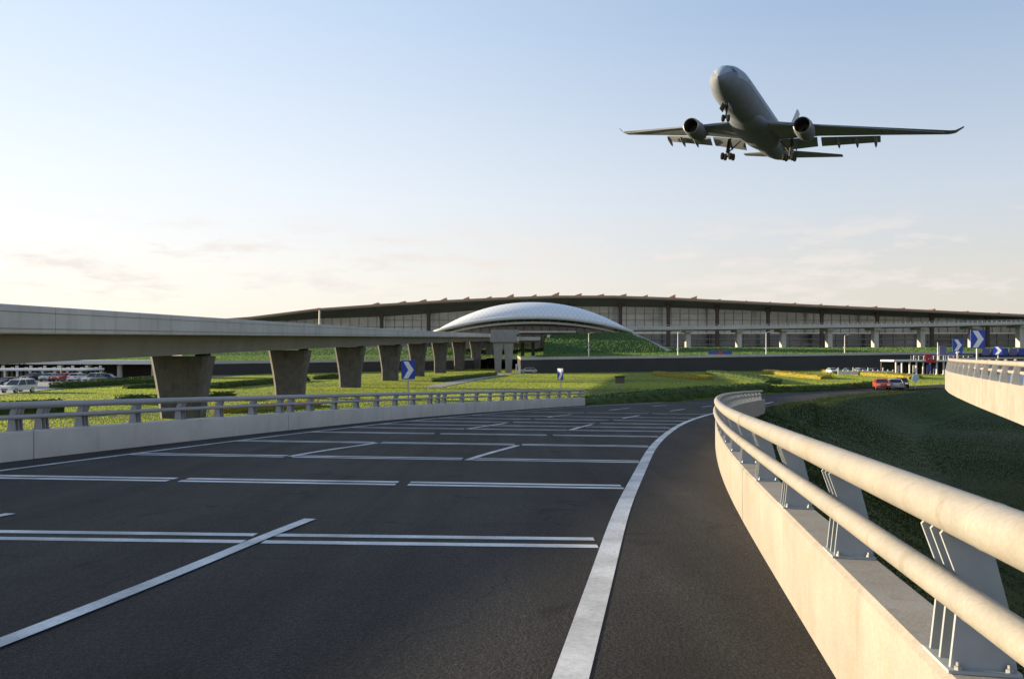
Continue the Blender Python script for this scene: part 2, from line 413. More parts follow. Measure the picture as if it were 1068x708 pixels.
def along(p, a, b, x0, dirx):          # x where the line y = a + b*x crosses path p
    best = None
    for q in p:
        e = abs(q.y - (a + b*q.x))
        if best is None or e < best[0]: best = (e, q)
    return best[1].x
def cross_line(y_right, slope, w=0.16, gap=0.36, lanes=True):
    # y at the right edge line; slope dY/dX negative
    xr = None
    for q in RL:
        if q.y >= y_right: xr = q.x - 0.13; break
    a = y_right - slope*xr
    xl = along(LL, a, slope, 0, 0) + 0.1
    cuts = [xl]
    for p in (lane2, lane1):
        xc = along(p, a, slope, 0, 0); cuts += [xc-0.10, xc+0.10]
    cuts.append(xr)
    for i in range(0, 6, 2):
        x0, x1 = cuts[i], cuts[i+1]; m = MB()
        for k in (0, 1):
            n = 6; lo = []; hi = []
            for j in range(n+1):
                x = x0 + (x1-x0)*j/n; y = a + slope*x + k*gap
                lo.append((x, y, zr(y)+0.004)); hi.append((x, y+w, zr(y+w)+0.004))
            m.add(lo+hi, [(j, j+1, n+1+j+1, n+1+j) for j in range(n)])
        m.build('transverse_line', M['paint'], road)
for yr, sl, w, g in ((3.6,-0.05,.16,.36),(7.80,-0.066,0.16,0.37),(12.2,-0.130,0.19,0.33),(16.3,-0.165,0.15,0.34),(20.4,-0.19,0.15,0.34),(24.3,-0.22,0.15,0.34),(27.0,-0.235,0.14,0.34),(29.3,-0.25,0.14,0.34),(31.9,-0.27,0.14,0.34),(34.8,-0.29,0.14,0.34),(38,-0.31,.14,.34),(43,-0.34,.14,.34)):
    cross_line(yr, sl, w, g)

# ---- ramp body under the road (sides down to the ground)
def side_skirt(mbx, p, off, y1, top):
    q = offset(p, off); a = []; b = []
    for v in q:
        if v.y > y1: break
        a.append((v.x, v.y, zr(v.y)+top)); b.append((v.x, v.y, GZ-3.6))
    n = len(a); mbx.add(a+b, [(i, i+1, n+i+1, n+i) for i in range(n-1)])
mb = MB(); side_skirt(mb, RP, 0.0, 54.5, -0.02); side_skirt(mb, LP, 0.0, 90, -0.02)
struct(mb.build('ramp', M['grey_concrete']))

# ---- parapets
def sweep(mbx, p, prof, s0, s1, zf, step=0.5, mi=0):
    n = max(1, int((s1-s0)/step)); rs = []
    for k in range(n+1):
        q, t = path_at(p, s0 + (s1-s0)*k/n); nx = Vector((t.y, -t.x))
        rs.append([Vector((q.x+nx.x*o, q.y+nx.y*o, zf(q)+h)) for o, h in prof])
    mbx.rings(rs, True, mi)
def parapet(path, side, y0, y1, label, wall_m, rail_m, post_m, joints, post0, spacing, zf, name='parapet', drop=-0.47, double=False, n_seg=14, cap_end=True):
    """side=+1: stands right of its path (road on the left of it); profile offsets point away from the road."""
    s0, s1 = s_of_y(path, y0), s_of_y(path, y1)
    q0, _ = path_at(path, (s0+s1)/2)
    th = thing(name, label, 'parapet', (q0.x, q0.y, zf(q0)))
    prof = [(0.0,-0.03),(0.0,0.595),(0.025,0.62),(0.25,0.62),(0.272,0.598),(0.272,drop),(0.14,drop)]
    prof = [(o*side, h) for o, h in prof]
    w = MB(); js = [s0] + [s for s in joints if s0 < s < s1] + [s1]
    for a, b in zip(js, js[1:]): sweep(w, path, prof, a+0.012, b-0.012, zf)
    wall = w.build('wall', wall_m, th, 30)
    for t, h, r, nm in ((0.05, 1.165, 0.078, 'top_rail'), (0.0, 0.918, 0.052, 'lower_rail')):
        pts = []; n = int((s1-s0)/0.35)
        for k in range(n+1):
            q, tg = path_at(path, s0 + (s1-s0)*k/n); nx = Vector((tg.y, -tg.x))*side
            pts.append((q.x+nx.x*t, q.y+nx.y*t, zf(q)+h))
        m = MB(); m.tube(pts, r, n_seg); rail = m.build(nm, rail_m, th, 50)
        m = MB()                                                   # sleeves over the tube joints
        for s in joints:
            if s0 < s < s1:
                q, tg = path_at(path, s+0.3); nx = Vector((tg.y, -tg.x))*side; c = Vector((q.x+nx.x*t, q.y+nx.y*t, zf(q)+h))
                tz = (zf(q+tg*0.1)-zf(q))/0.1; d = Vector((tg.x, tg.y, tz))*0.09
                m.tube([c-d, c+d], r*1.035, n_seg)
        if m.v: islands(m, 'sleeve', rail_m, rail, 50)
        m = MB(); k = s0 + 1.2                                     # weld seams
        while k < min(s1, s_of_y(path, 26)) and side == 1 and rail_m is M['rail_paint']:
            q, tg = path_at(path, k); nx = Vector((tg.y, -tg.x))*side; c = Vector((q.x+nx.x*t, q.y+nx.y*t, zf(q)+h)); d = Vector((tg.x, tg.y, (zf(q+tg*.1)-zf(q))/.1))*0.006
            m.tube([c-d*1.6, c-d, c+d, c+d*1.6], [r*1.0, r*1.022, r*1.022, r*1.0], n_seg); k += 2.45
        if m.v: islands(m, 'weld_seam', rail_m, rail, 50)
    pos = []; s = s_of_y(path, post0)
    while s > s0+0.3: s -= spacing
    s += spacing
    while s < s1-0.2: pos.append(s); s += spacing
    if double:
        for j in joints:
            if s0 < j < s1:
                pos = [p for p in pos if abs(p-j) > 0.8] + [j-0.36, j+0.36]
    for s in pos:
        q, tg = path_at(path, s); nx = Vector((tg.y, -tg.x))*side; m = MB(); z0 = zf(q)+0.62
        def W(a, o, h): return Vector((q.x + tg.x*a + nx.x*o, q.y + tg.y*a + nx.y*o, z0+h + (zf(q+tg*a)-zf(q))))
        m2 = [(0.03,0.012),(0.055,0.25),(0.06,0.30),(0.0,0.47),(0.055,0.535),(0.12,0.50),(0.17,0.40),(0.215,0.22),(0.24,0.012)]
        for a in (-0.10, 0.0, 0.10):
            m.prism([W(a, o, h) for o, h in m2], None, W(a+0.016,0,0)-W(a,0,0))
        m.prism([W(-0.13,0.015,0.001), W(-0.13,0.245,0.001), W(0.145,0.245,0.001), W(0.145,0.015,0.001)], None, (0,0,0.012))
        m.prism([W(-0.10+.016,0.20,0.014), W(-0.10+.016,0.17,0.36), W(0.10,0.17,0.36), W(0.10,0.20,0.014)], None, tuple(nx.to_3d()*0.012))
        po = m.build('post', post_m, th)
        if side == 1 and rail_m is M['rail_paint'] and 0 < q.y < 14:
            m = MB()
            for a, o in ((-0.115,0.05),(-0.115,0.21),(0.13,0.05),(0.13,0.21)): p = W(a, o, 0.0131); m.lathe([(0,.014),(.012,.014),(.014,.008),(.026,.008)], 'z', p, 6)
            islands(m, 'bolt', M['steel'], po)
    return th
zroad = lambda q: zr(q.y)
sR = [s_of_y(RP, y) for y in (-8, 9.4, 22, 34, 45)]
parapet(RP, 1, -18, R_END, 'sunlit cream concrete parapet with two round rails along the right shoulder, nearest to the viewer', M['cream_concrete'], M['rail_paint'], M['post_steel'], sR, 2.83, 1.83, zroad, n_seg=28)
sL = [s_of_y(LP, y) for y in (4.5, 17.2, 28.0, 41.5, 52)]
parapet(LP, -1, -18, L_END, 'shaded grey concrete parapet with two grey rails on the far left side of the road', M['grey_concrete'], M['grey_rail'], M['grey_post'], sL, 16.9, 1.87, zroad, double=True)

# ---- second ramp on the right
QP = smoothed(spline([(7.5,6),(11.5,16),(13.9,21.6),(17.5,30),(21.4,38.5),(26,47),(31.5,54.5),(39.5,62),(52,69),(70,73.5),(95,75)], 0.5), 10)
zq = lambda q: -1.42
joints2 = [s_of_y(QP, y) for y in (14, 26.5, 36, 46, 57)]
parapet(QP, -1, 7, 72, 'cream parapet with sunlit outer face curving along the ramp at the right edge', M['cream_concrete'], M['cream_concrete'], M['grey_post'], joints2, 22, 1.83, zq, drop=-0.38)
mb = MB(); sweep(mb, QP, [(-0.1,-0.02),(7.6,-0.02),(7.6,-0.36),(-0.1,-0.36)], s_of_y(QP,6.5), cumlen(QP)[-1], zq)
t = thing('curved_ramp', 'elevated curved side ramp slab on slim round columns at the right', 'ramp bridge', (30, 47, GZ))
mb.build('deck', M['pale_concrete'], t)
mb = MB(); sweep(mb, QP, [(1.8,-0.363),(2.4,-1.0),(5.2,-1.0),(5.8,-0.363)], s_of_y(QP,6.5), cumlen(QP)[-1], zq); mb.build('girder', M['pale_concrete'], t)
for y in (54.2, 68):
    q, tg = path_at(QP, s_of_y(QP, y)); nx = Vector((tg.y, -tg.x)); c = q + nx*(3.6 if y != 54.2 else 3.9)
    m = MB(); m.lathe([(GZ-3.4,0.42),(-2.7,0.42),(-2.42,0.62)], 'z', (c.x,c.y,0), 20); m.build('column', M['pale_concrete'], t, 40)
Q2 = offset(QP, 7.6); Q2 = smoothed(Q2, 20)
parapet(Q2, 1, 8, 64, 'far pale parapet on the inner side of the curved right ramp, half hidden', M['pale_concrete'], M['grey_rail'], M['grey_post'], [], 20, 1.83, zq, drop=-0.38)

# ------------------------------------------------------------------ overpass on the left
OP = spline([(-25.6,-60),(-25.4,-20),(-25.2,20),(-25,60),(-24.4,90),(-23.7,120),(-22.6,150),(-21,180),(-18.8,210),(-15.9,240),(-12.2,270),(-7.8,300),(-3,325)], 1.5)
zo = lambda q: 1.38 + 0.0215*q.y
ov = thing('overpass', 'long grey concrete overpass on flared piers crossing the left half, in shade', 'bridge', (-25, 60, GZ))
mb = MB(); sweep(mb, OP, [(-4.2,-1.0),(4.2,-1.0),(4.2,-1.2),(2.95,-1.28),(2.7,-2.55),(-2.7,-2.55),(-2.95,-1.28),(-4.2,-1.2)], 0, cumlen(OP)[-1], zo, 2.0)
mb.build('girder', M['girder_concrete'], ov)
for sd in (1, -1):
    mb = MB(); L_ = cumlen(OP)[-1]; s = 0
    while s < L_:
        e = min(L_, s+12)
        sweep(mb, OP, [(4.203*sd,0.0-0.02),(4.45*sd,0.0),(4.5*sd,-0.05),(4.5*sd,-1.17),(4.45*sd,-1.22),(4.203*sd,-1.22)], s+0.02, e-0.02, zo, 2.0); s = e
    b_ = mb.build('parapet_wall', M['overpass_concrete'], ov)
    if sd == 1:
        m = MB(); sweep(m, OP, [(4.503,-0.28),(4.515,-0.28),(4.515,-0.31),(4.503,-0.31)], 0, L_, zo, 2.0); sweep(m, OP, [(4.503,-0.98),(4.53,-0.98),(4.53,-1.01),(4.503,-1.01)], 0, L_, zo, 2.0); islands(m, 'fascia_strip', M['girder_concrete'], b_)
mb = MB(); sweep(mb, OP, [(-4.19,-0.99),(4.19,-0.99),(4.19,-0.96),(-4.19,-0.96)], 0, cumlen(OP)[-1], zo, 2.0); mb.build('carriageway', M['asphalt'], ov)
PIER_Y = [-28, 1.5, 31, 60.5, 87.7, 117, 148, 178, 209, 240, 270, 298]
for y in PIER_Y:
    q, tg = path_at(OP, s_of_y(OP, y)); ztop = zo(q) - 2.55 - 0.22; nx = Vector((tg.y,-tg.x))
    Mx = Matrix(((nx.x, tg.x, 0, q.x),(nx.y, tg.y, 0, q.y),(0,0,1,0),(0,0,0,1)))
    m = MB(); H = ztop-GZ; rs = []
    for f in (-0.05, 0.0, 0.3, 0.55, 0.75, 0.88, 0.96, 1.0):
        z = GZ + H*f; ff = max(0, f)
        # constant flare over the top 4.4 m
        d = max(0.0, 1 - (ztop - z)/4.6); hw = 1.50 + 0.70*d**1.15; hd = 0.85 + 0.18*d**2; g = 0.28; n_ = 0.22
        rs.append([Mx @ Vector(p_) for p_ in [(-hw+g,-hd,z),(-n_*2.2,-hd,z),(-n_,-hd+0.07,z),(n_,-hd+0.07,z),(n_*2.2,-hd,z),(hw-g,-hd,z),(hw,-hd+g,z),(hw,hd-g,z),(hw-g,hd,z),(-hw+g,hd,z),(-hw,hd-g,z),(-hw,-hd+g,z)]])
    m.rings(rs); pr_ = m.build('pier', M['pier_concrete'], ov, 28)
    m = MB()
    for x in (-1.5, 1.5): m.box((x-0.4,-0.5,ztop-0.01),(x+0.4,0.5,ztop+0.21), 0, Mx)
    islands(m, 'bearing', M['dark_interior'], pr_)

# ------------------------------------------------------------------ ground
mb = MB(); xs = [-4000,-1200,-500,-250]+list(range(-160,-20,10))+[-20+1.5*i for i in range(81)]+list(range(110,221,10))+[300,600,1500,4000]; ys = [-300,-100,-50]+list(range(-30,0,10))+[1.5*i for i in range(81)]+list(range(130,331,10))+[400,600,1200,2500,5000]
def sst(a, b, x):
    t = np.clip((x-a)/(b-a), 0, 1); return t*t*(3-2*t)
RPX = np.array([p.x for p in RP]); RPY = np.array([p.y for p in RP])
def dip(x, y):                          # hollow shaped between the two ramps to put that ground in shade
    d = x - np.interp(y, RPY, RPX)
    return -3.2*sst(2.5, 12, d)*(1-sst(92, 118, y))*(1-sst(62, 95, x))
def gz(x, y): return GZ + float(dip(x, y)) + (0.05*noise.noise((x*0.05, y*0.05, 0)) if -160 <= x <= 220 and -30 <= y <= 330 else 0)
mb.rings([[Vector((x, y, gz(x,y))) for x in xs] for y in ys], cap=False, closed=False)
struct(mb.build('ground', M['ground'], smooth=60))

# grass verge falling from the road edge into the hollow
mb = MB(); a = []; b = []; c_ = []
e1 = offset(RP, 1.2); e2 = offset(RP, 5.0)
for p, q, r in zip(RP, e1, e2):
    if 44 < p.y < 186: a.append(Vector((p.x,p.y,zr(p.y)-(0.012 if p.y > R_END else .3)))); b.append(Vector((q.x,q.y,max(zr(p.y)-(.15 if p.y > R_END else .6), gz(q.x,q.y)+.03)))); c_.append(Vector((r.x,r.y,gz(r.x,r.y)-.25)))
mb.rings([a,b,c_], cap=False, closed=False); struct(mb.build('verge', M['ground'], smooth=60))
# retaining wall and terrace
WL = [at(-60,381,152), at(190,378,190), at(230,377.5,196), at(330,376.2,212), at(440,375,246), at(500,374.2,272), at(539.5,371.4,274), at(543,373.6,208), at(600,372.8,215), at(707,371.6,228), at(800,370.2,239), at(930,368.4,254), at(1068,366.8,268), at(1250,366,285)]
mb = MB(); rows = []
for d, dz_, ylim in ((0.5,-0.02,None),(9,-0.02,None),(10.5,0.12,None)):
    rows.append([Vector((p.x, p.y+d, p.z+dz_)) for p in WL])
rows.append([Vector((p.x*1.08, max(p.y+24, 262 if p.x > 3 else 285), p.z*0.6+0.7)) for p in WL])
rows.append([Vector((p.x*1.25, 312, 2.7)) for p in WL]); rows.append([Vector((p.x*1.4, 345, 3.0)) for p in WL]); rows.append([Vector((p.x*3, 900, 3.0)) for p in WL])
mb.rings(rows, cap=False, closed=False); struct(mb.build('terrace', M['bank']))
mb = MB(); mb.rings([[Vector((p.x, p.y+1.0, p.z+0.05)) for p in WL],[Vector((p.x, p.y+8.6, p.z+0.05)) for p in WL]], cap=False, closed=False)
struct(mb.build('terrace_road', M['path']))
def wall_run(pts, label):
    t = thing('retaining_wall', label, 'retaining wall', (pts[len(pts)//2].x, pts[len(pts)//2].y, GZ))
    m = MB(); n = len(pts); a=[]; b=[]; 
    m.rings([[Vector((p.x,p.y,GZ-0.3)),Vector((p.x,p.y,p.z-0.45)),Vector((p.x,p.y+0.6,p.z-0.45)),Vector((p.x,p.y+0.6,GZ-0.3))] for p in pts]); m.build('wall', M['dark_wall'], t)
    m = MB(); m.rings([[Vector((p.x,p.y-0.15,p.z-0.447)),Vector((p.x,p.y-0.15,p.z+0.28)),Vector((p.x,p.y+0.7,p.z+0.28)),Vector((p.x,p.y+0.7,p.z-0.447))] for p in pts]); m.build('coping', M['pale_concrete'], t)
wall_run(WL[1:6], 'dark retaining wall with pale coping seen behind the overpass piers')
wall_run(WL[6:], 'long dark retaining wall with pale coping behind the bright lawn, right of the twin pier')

# ------------------------------------------------------------------ terminal building
TY = 385.0
roof_pts = [(150,337),(215,334.5),(262,331),(330,322.5),(400,317.5),(460,314),(520,311),(580,309),(640,309),(700,311),(780,315),(860,319),(940,322.5),(1000,325.5),(1068,328.5),(1180,333),(1300,339)]
sof = [(150,339),(215,338),(262,336),(330,333),(400,331),(460,327),(520,322.5),(580,320.5),(640,320.5),(700,321.5),(780,324.5),(860,328),(940,331),(1000,332.5),(1068,334),(1180,336.5),(1300,340)]
tb = thing('terminal_building', 'vast airport terminal with a dark curved roof and glass front, on the horizon', 'terminal', (30, TY+40, 3.0))
mb = MB(); rs = []
for (px, y), (_, sy) in zip(roof_pts, sof):
    e = at(px, y, TY); k = at(px, sy, TY+22)
    rs.append([e, Vector((e.x, TY, e.z-0.9)), Vector((k.x, TY+22, k.z)), Vector((k.x*1.0, TY+150, k.z)), Vector((e.x, TY+150, e.z+5)), Vector((e.x, TY+60, e.z+2.6)), Vector((e.x, TY+20, e.z+1.1))])
mb.rings(rs); roof = mb.build('roof', M['roof_dark'], tb)
mb = MB()
mb.rings([[at(px,y,TY)+Vector((0,-0.5,0.35)), at(px,y,TY)+Vector((0,-0.5,-0.55)), at(px,y,TY)+Vector((0,-0.01,-0.55)), at(px,y,TY)+Vector((0,4.5,0.62))] for px, y in roof_pts]); mb.build('roof_edge', M['roof_red'], roof)
def roof_y(px):
    for (a, ya), (b, yb) in zip(roof_pts, roof_pts[1:]):
        if a <= px <= b: return ya + (yb-ya)*(px-a)/(b-a)
for px in (387,415,437,460,484,508,531,556,579,603,626,650,674,703,726,752,780,806,832,860,888,918,948,980,1015,1048):
    p = at(px, roof_y(px), TY) + Vector((0,6,0.3)); m = MB(); w = (2.5 if px < 740 else 1.7)*(0.8+0.4*random.random()); h = (1.9 if px < 740 else 1.2)*(0.75+0.5*random.random())
    m.add([p+Vector(q) for q in [(-w,0,0),(w*.8,0,0),(w,9,0),(-w,9,0),(w*.1,2,h*.7),(w*.95,1,h),(w*.95,6,h),(w*.1,6,h*.7)]], [(0,1,5,4),(1,2,6,5),(2,3,7,6),(3,0,4,7),(4,5,6,7),(0,3,2,1)])
    m.build('skylight', M['skylight'], roof)
mb = MB(); rs = []
for px, sy in sof[2:]:
    k = at(px, sy, TY+21); rs.append([Vector((k.x,TY+20,k.z+0.3)), Vector((k.x,TY+20,11.0)), Vector((k.x,TY+21,11.0)), Vector((k.x,TY+21,k.z+0.3))])
mb.rings(rs); fac = mb.build('upper_glazing', M['facade_glass'], tb)
mb = MB(); rs = []
for px, sy in sof[2:]:
    k = at(px, sy, TY+21); rs.append([Vector((k.x,TY+17,10.8)), Vector((k.x,TY+17,2.5)), Vector((k.x,TY+21,2.5)), Vector((k.x,TY+21,10.8))])
mb.rings(rs); low = mb.build('lower_glazing', M['lower_glass'], tb)
def sof_y(px):
    for (a, ya), (b, yb) in zip(sof, sof[1:]):
        if a <= px <= b: return ya + (yb-ya)*(px-a)/(b-a)
m = MB()
px = 300
while px < 1280:
    x = atx(px, TY+20); zt = at(px, sof_y(px), TY+21).z
    m.box((x-0.12, TY+19.75, 11.2), (x+0.12, TY+19.99, zt)); px += 9.3
zz = 14.0
m2 = MB()
for z in (14.2, 17.6, 21.0):
    ps = [p for p in sof[3:] if at(p[0], p[1], TY+21).z > z+0.8]
    if len(ps) > 1: m2.box((atx(ps[0][0],TY+20), TY+19.6, z-0.12), (atx(ps[-1][0],TY+20), TY+19.74, z+0.12))
islands(m, 'mullion', M['mullion'], fac); islands(m2, 'transom', M['mullion'], fac)
m = MB()
for px in range(560, 1280, 12): x = atx(px, TY+17); m.box((x-0.18, TY+16.6, 2.7), (x+0.18, TY+16.98, 10.7))
islands(m, 'mullion', M['mullion'], low)
m = MB()
for z in (5.2, 7.9): m.box((atx(560,TY+17), TY+16.3, z-0.25), (atx(1280,TY+17), TY+16.58, z+0.25))
islands(m, 'floor_band', M['path'], low)
for px in (398,447,596,647,697,748,801,857,915,972,1030,1090,1150):
    x = atx(px, TY+9); zt = at(px, sof_y(px), TY+21).z+1.2
    m = MB(); m.lathe([(2.5,1.05),(zt-3,0.9),(zt,1.5)], 'z', (x,TY+9,0), 14); m.build('column', M['dark_column'], tb, 40)

# departures road in front of the terminal
er = thing('elevated_road', 'pale elevated road deck on columns running along the front of the terminal', 'elevated road', (120, 332, 3.0))
EY = 332.0
dk = [(648,342.3),(700,342),(780,341.2),(860,340),(940,339),(1000,338),(1068,336.5),(1180,334),(1300,332)]
def deck_line(px):
    for (a, ya), (b, yb) in zip(dk, dk[1:]):
        if a <= px <= b: return ya + (yb-ya)*(px-a)/(b-a)
mb = MB(); mb.rings([[at(a,b-1.6,EY), at(a,b+1.9,EY), at(a,b+2.3,EY)+Vector((0,14,0)), at(a,b-1.6,EY)+Vector((0,14,0))] for a, b in dk]); mb.build('deck', M['pale_concrete'], er)
mb = MB(); mb.rings([[at(a,b-3.4,EY)+Vector((0,.1,0)), at(a,b-2.9,EY)+Vector((0,.1,0)), at(a,b-2.9,EY)+Vector((0,.3,0)), at(a,b-3.4,EY)+Vector((0,.3,0))] for a, b in dk])
px = 650
while px < 1290:
    p = at(px, deck_line(px), EY); mb.box((p.x-0.06, EY+.12, p.z+.6), (p.x+0.06, EY+.28, p.z+1.3)); px += 5
mb.build('railing', M['grey_post'], er)
for px in (717,770,816,864,912,960,1013,1063,1120,1180):
    p = at(px, deck_line(px)+2.2, EY+5); m = MB()
    m.bbox((p.x-1.0,EY+3,2.4),(p.x+1.0,EY+6,p.z-1.2), 0.12); m.box((p.x-1.5,EY+1.5,p.z-1.197),(p.x+1.5,EY+11,p.z-0.1))
    m.build('column', M['pale_concrete'], er)

# domed station
DY = 300.0
dm = thing('domed_station', 'low white domed station with a shell roof of diamond panels in front of the terminal', 'station', (7.6, DY, 8.0))
cxd = atx(556, DY); hwd = 37.6
def shell(u, v, lift=0.0):
    k = max(0.0, 1-u*u)
    zf_ = 8.6 + 5.3*(1-abs(u)**2.1); zt_ = 8.6 + 11.7*(1-abs(u)**2.15)
    yf_ = DY - 8*k**0.5 ; yt_ = DY + 9*k**0.5
    if v <= 1:
        a = v*math.pi/2; y = yf_ + (yt_-yf_)*(1-math.cos(a)); z = zf_ + (zt_-zf_)*math.sin(a)
    else:
        a = (v-1)*math.pi/2; y = yt_ + 18*k**0.5*math.sin(a); z = 8.0 + (zt_-8.0)*math.cos(a)
    return Vector((cxd + hwd*u, y, z+lift))
mb = MB(); us = [math.sin(math.pi/2*(-1+2*i/56)) for i in range(57)]; vs = [i/10 for i in range(21)]
us[0] = -0.9995; us[-1] = 0.9995
mb.rings([[shell(u, v) for v in vs] for u in us], cap=False, closed=False); dome = mb.build('roof_shell', M['dome'], dm, 40)
m = MB(); m.tube([shell(u*0.985, 0)+Vector((0,-0.3,-0.2)) for u in us], 0.7, 8); m.build('rim', M['white_rim'], dome, 50)
m = MB(); m.rings([[Vector((cxd+34*u, DY-5.5*max(0,1-u*u)**0.5, 8.0+4.3*(1-abs(u)**2.1))), Vector((cxd+34*u, DY-5.5*max(0,1-u*u)**0.5, 7.4+4.1*(1-abs(u)**2.1))), Vector((cxd+34*u, DY-2*max(0,1-u*u)**0.5, 7.4+4.1*(1-abs(u)**2.1))), Vector((cxd+34*u, DY-2*max(0,1-u*u)**0.5, 8.0+4.3*(1-abs(u)**2.1)))] for u in us]); m.build('arch_beam', M['white_rim'], dm)
m = MB(); m.rings([[Vector((cxd+33*u, DY+6*max(0,1-u*u)**.5, 9.5+6.0*(1-abs(u)**2.1))), Vector((cxd+33*u, DY+6*max(0,1-u*u)**.5, 2.6)), Vector((cxd+33*u, DY+8, 2.6)), Vector((cxd+33*u, DY+8, 9.5+6.0*(1-abs(u)**2.1)))] for u in us]); w_ = m.build('glazed_wall', M['dome_glass'], dm)
m = MB()
for u in [-0.8+0.1*i for i in range(17)]:
    y = DY+6*(1-u*u)**.5; m.box((cxd+33*u-.2, y-.35, 3), (cxd+33*u+.2, y-.02, 9.4+5.8*(1-abs(u)**2.1)))
islands(m, 'mullion', M['grey_post'], w_)
# entrance floors under the shell
m = MB(); m.box((at(500,0,DY).x, DY-6, 5.4), (at(563,0,DY).x, DY+4, 6.6)); m.box((at(540,0,DY).x, DY-4, 8.2), (at(600,0,DY).x, DY+3, 8.9)); islands(m, 'floor_slab', M['grey_concrete'], dm)
m = MB(); a = at(571,349,DY-14); b = at(566,372,DY-14); m.prism([a, a+Vector((1.0,0,0)), Vector((b.x+1.0, b.y, b.z-.5)), Vector((b.x,b.y,b.z-.5))], None, (0,1.0,0)); m.build('raking_column', M['white_rim'], dm)

# grass mound right of the station
mb = MB(); YM = 290
top = [at(569,350,YM), at(600,348.5,YM), at(640,347.2,YM), at(657,347.5,YM)]; bot = [at(566,371,YM-26), at(605,370.5,YM-26), at(655,370,YM-26), at(702,368.5,YM-26)]
rs = []
for a, b in zip(top, bot): rs.append([Vector((b.x,b.y,b.z-0.6)), a.lerp(b,0.5)+Vector((0,0,0.5)), a, Vector((a.x,a.y+6,a.z)), Vector((a.x, a.y+10, 1.0)), Vector((b.x,b.y,-1.0))])
mb.rings(rs); struct(mb.build('mound', M['bank']))
m = MB(); a = at(660,348.5,YM-3); b = at(696,365.5,YM-22)
m.prism([a, a+Vector((1.6,0,0)), b+Vector((1.6,0,0)), b, b+Vector((0,0,-2.5)), a+Vector((0,0,-2.5))], None, (0,1.2,0))
st = m.build('stair_wall', M['path']); st['label'] = 'sloping pale stair wall down the right side of the green mound'; st['category'] = 'stair'

# twin pier and link bridge left of the station
lb = thing('link_bridge', 'grey twin pier carrying a short link bridge beneath the left end of the dome', 'bridge', (at(525,0,216).x, 216, GZ))
YL = 214
for px in (519.5, 530.5):
    p = at(px,0,YL); zt = at(px,357,YL).z; m = MB(); rs = []
    for f in (0,0.3,0.7,1.0):
        hw = 0.85+0.55*f**2; z = GZ-0.2+(zt-GZ+0.2)*f; rs.append([Vector((p.x+dx*hw, YL+dy, z)) for dx, dy in ((-1,-1),(1,-1),(1,1),(-1,1))])
    m.rings(rs); m.build('pier', M['pier_grey'], lb)
m = MB(); a = at(511,349,YL); b = at(539,357,YL); m.bbox((a.x,YL-1.6,b.z+0.01),(b.x,YL+1.6,a.z),0.1); m.build('pier_cap', M['pier_grey'], lb)
m = MB(); a = at(512,344,YL); b = at(541,349,YL); m.box((a.x,YL-1.4,b.z+0.02),(b.x,YL+30,a.z)); m.build('parapet_wall', M['pier_grey'], lb)
m = MB(); a = at(541,352,YL+8); b = at(562,355,YL+8); m.box((a.x+.05,YL+8,b.z),(b.x,YL+70,a.z)); m.build('deck', M['pale_concrete'], lb)
m = MB(); a = at(543,366,YL+1); 
for px in (545,556): p = at(px,0,YL+20); m.box((p.x-0.5,YL+20,GZ),(p.x+0.5,YL+21,at(px,355,YL+20).z-0.6))
islands(m, 'column', M['dark_interior'], lb)
m = MB(); p = at(540.5,388,205)
for x0,x1,z0,z1 in ((-.65,-.35,0,2.4),(.35,.65,0,2.4),(-.35,.35,2.1,2.4),(-.35,.35,.0,.3)): m.box((p.x+x0,205,GZ+z0),(p.x+x1,205.3,GZ+z1))
o = m.build('gate_frame', M['white_paint']); o['label'] = 'small white frame standing at the foot of the twin pier'; o['category'] = 'frame'

# ------------------------------------------------------------------ lamps
def street_lamp(loc, h, label):
    t = thing('street_lamp', label, 'street lamp', loc, 'lamp posts along the terrace road', local=True)
    t['_local'] = 1
    m = MB(); m.tube([(0,0,-0.3),(0,0,0.9),(0,0,h)], [0.16,0.15,0.09], 10); m.build('pole', M['white_paint'], t, 50)
    m = MB(); m.tube([(0,0,h-0.15),(0.5,0,h+0.1),(1.3,0,h+0.2)], 0.06, 8); a = m.build('arm', M['white_paint'], t, 50)
    m = MB(); m.bbox((0.9,-0.14,h+0.18),(1.8,0.14,h+0.32),0.04); m.build('lamp_head', M['steel'], t)
    m = MB(); m.bbox((-0.35,-0.2,1.9),(0.35,0.2,2.15),0.04); m.build('bracket', M['white_paint'], t)
    return t
for px, Y, h, lab in ((614,219,6.6,'slim white lamp post before the green mound below the dome'),(707,230,7.0,'slim white lamp post by the foot of the stair wall'),(799,241,6.8,'slim white lamp post right of the blue and red hoarding'),(881,250,5.8,'slim white lamp post nearest the canopy on the terrace road')):
    z = None
    for a, b in zip(WL, WL[1:]):
        x = atx(px, Y)
        if a.x <= x <= b.x: z = a.z + (b.z-a.z)*(x-a.x)/(b.x-a.x)
    street_lamp((atx(px,Y), Y, z), h, lab)

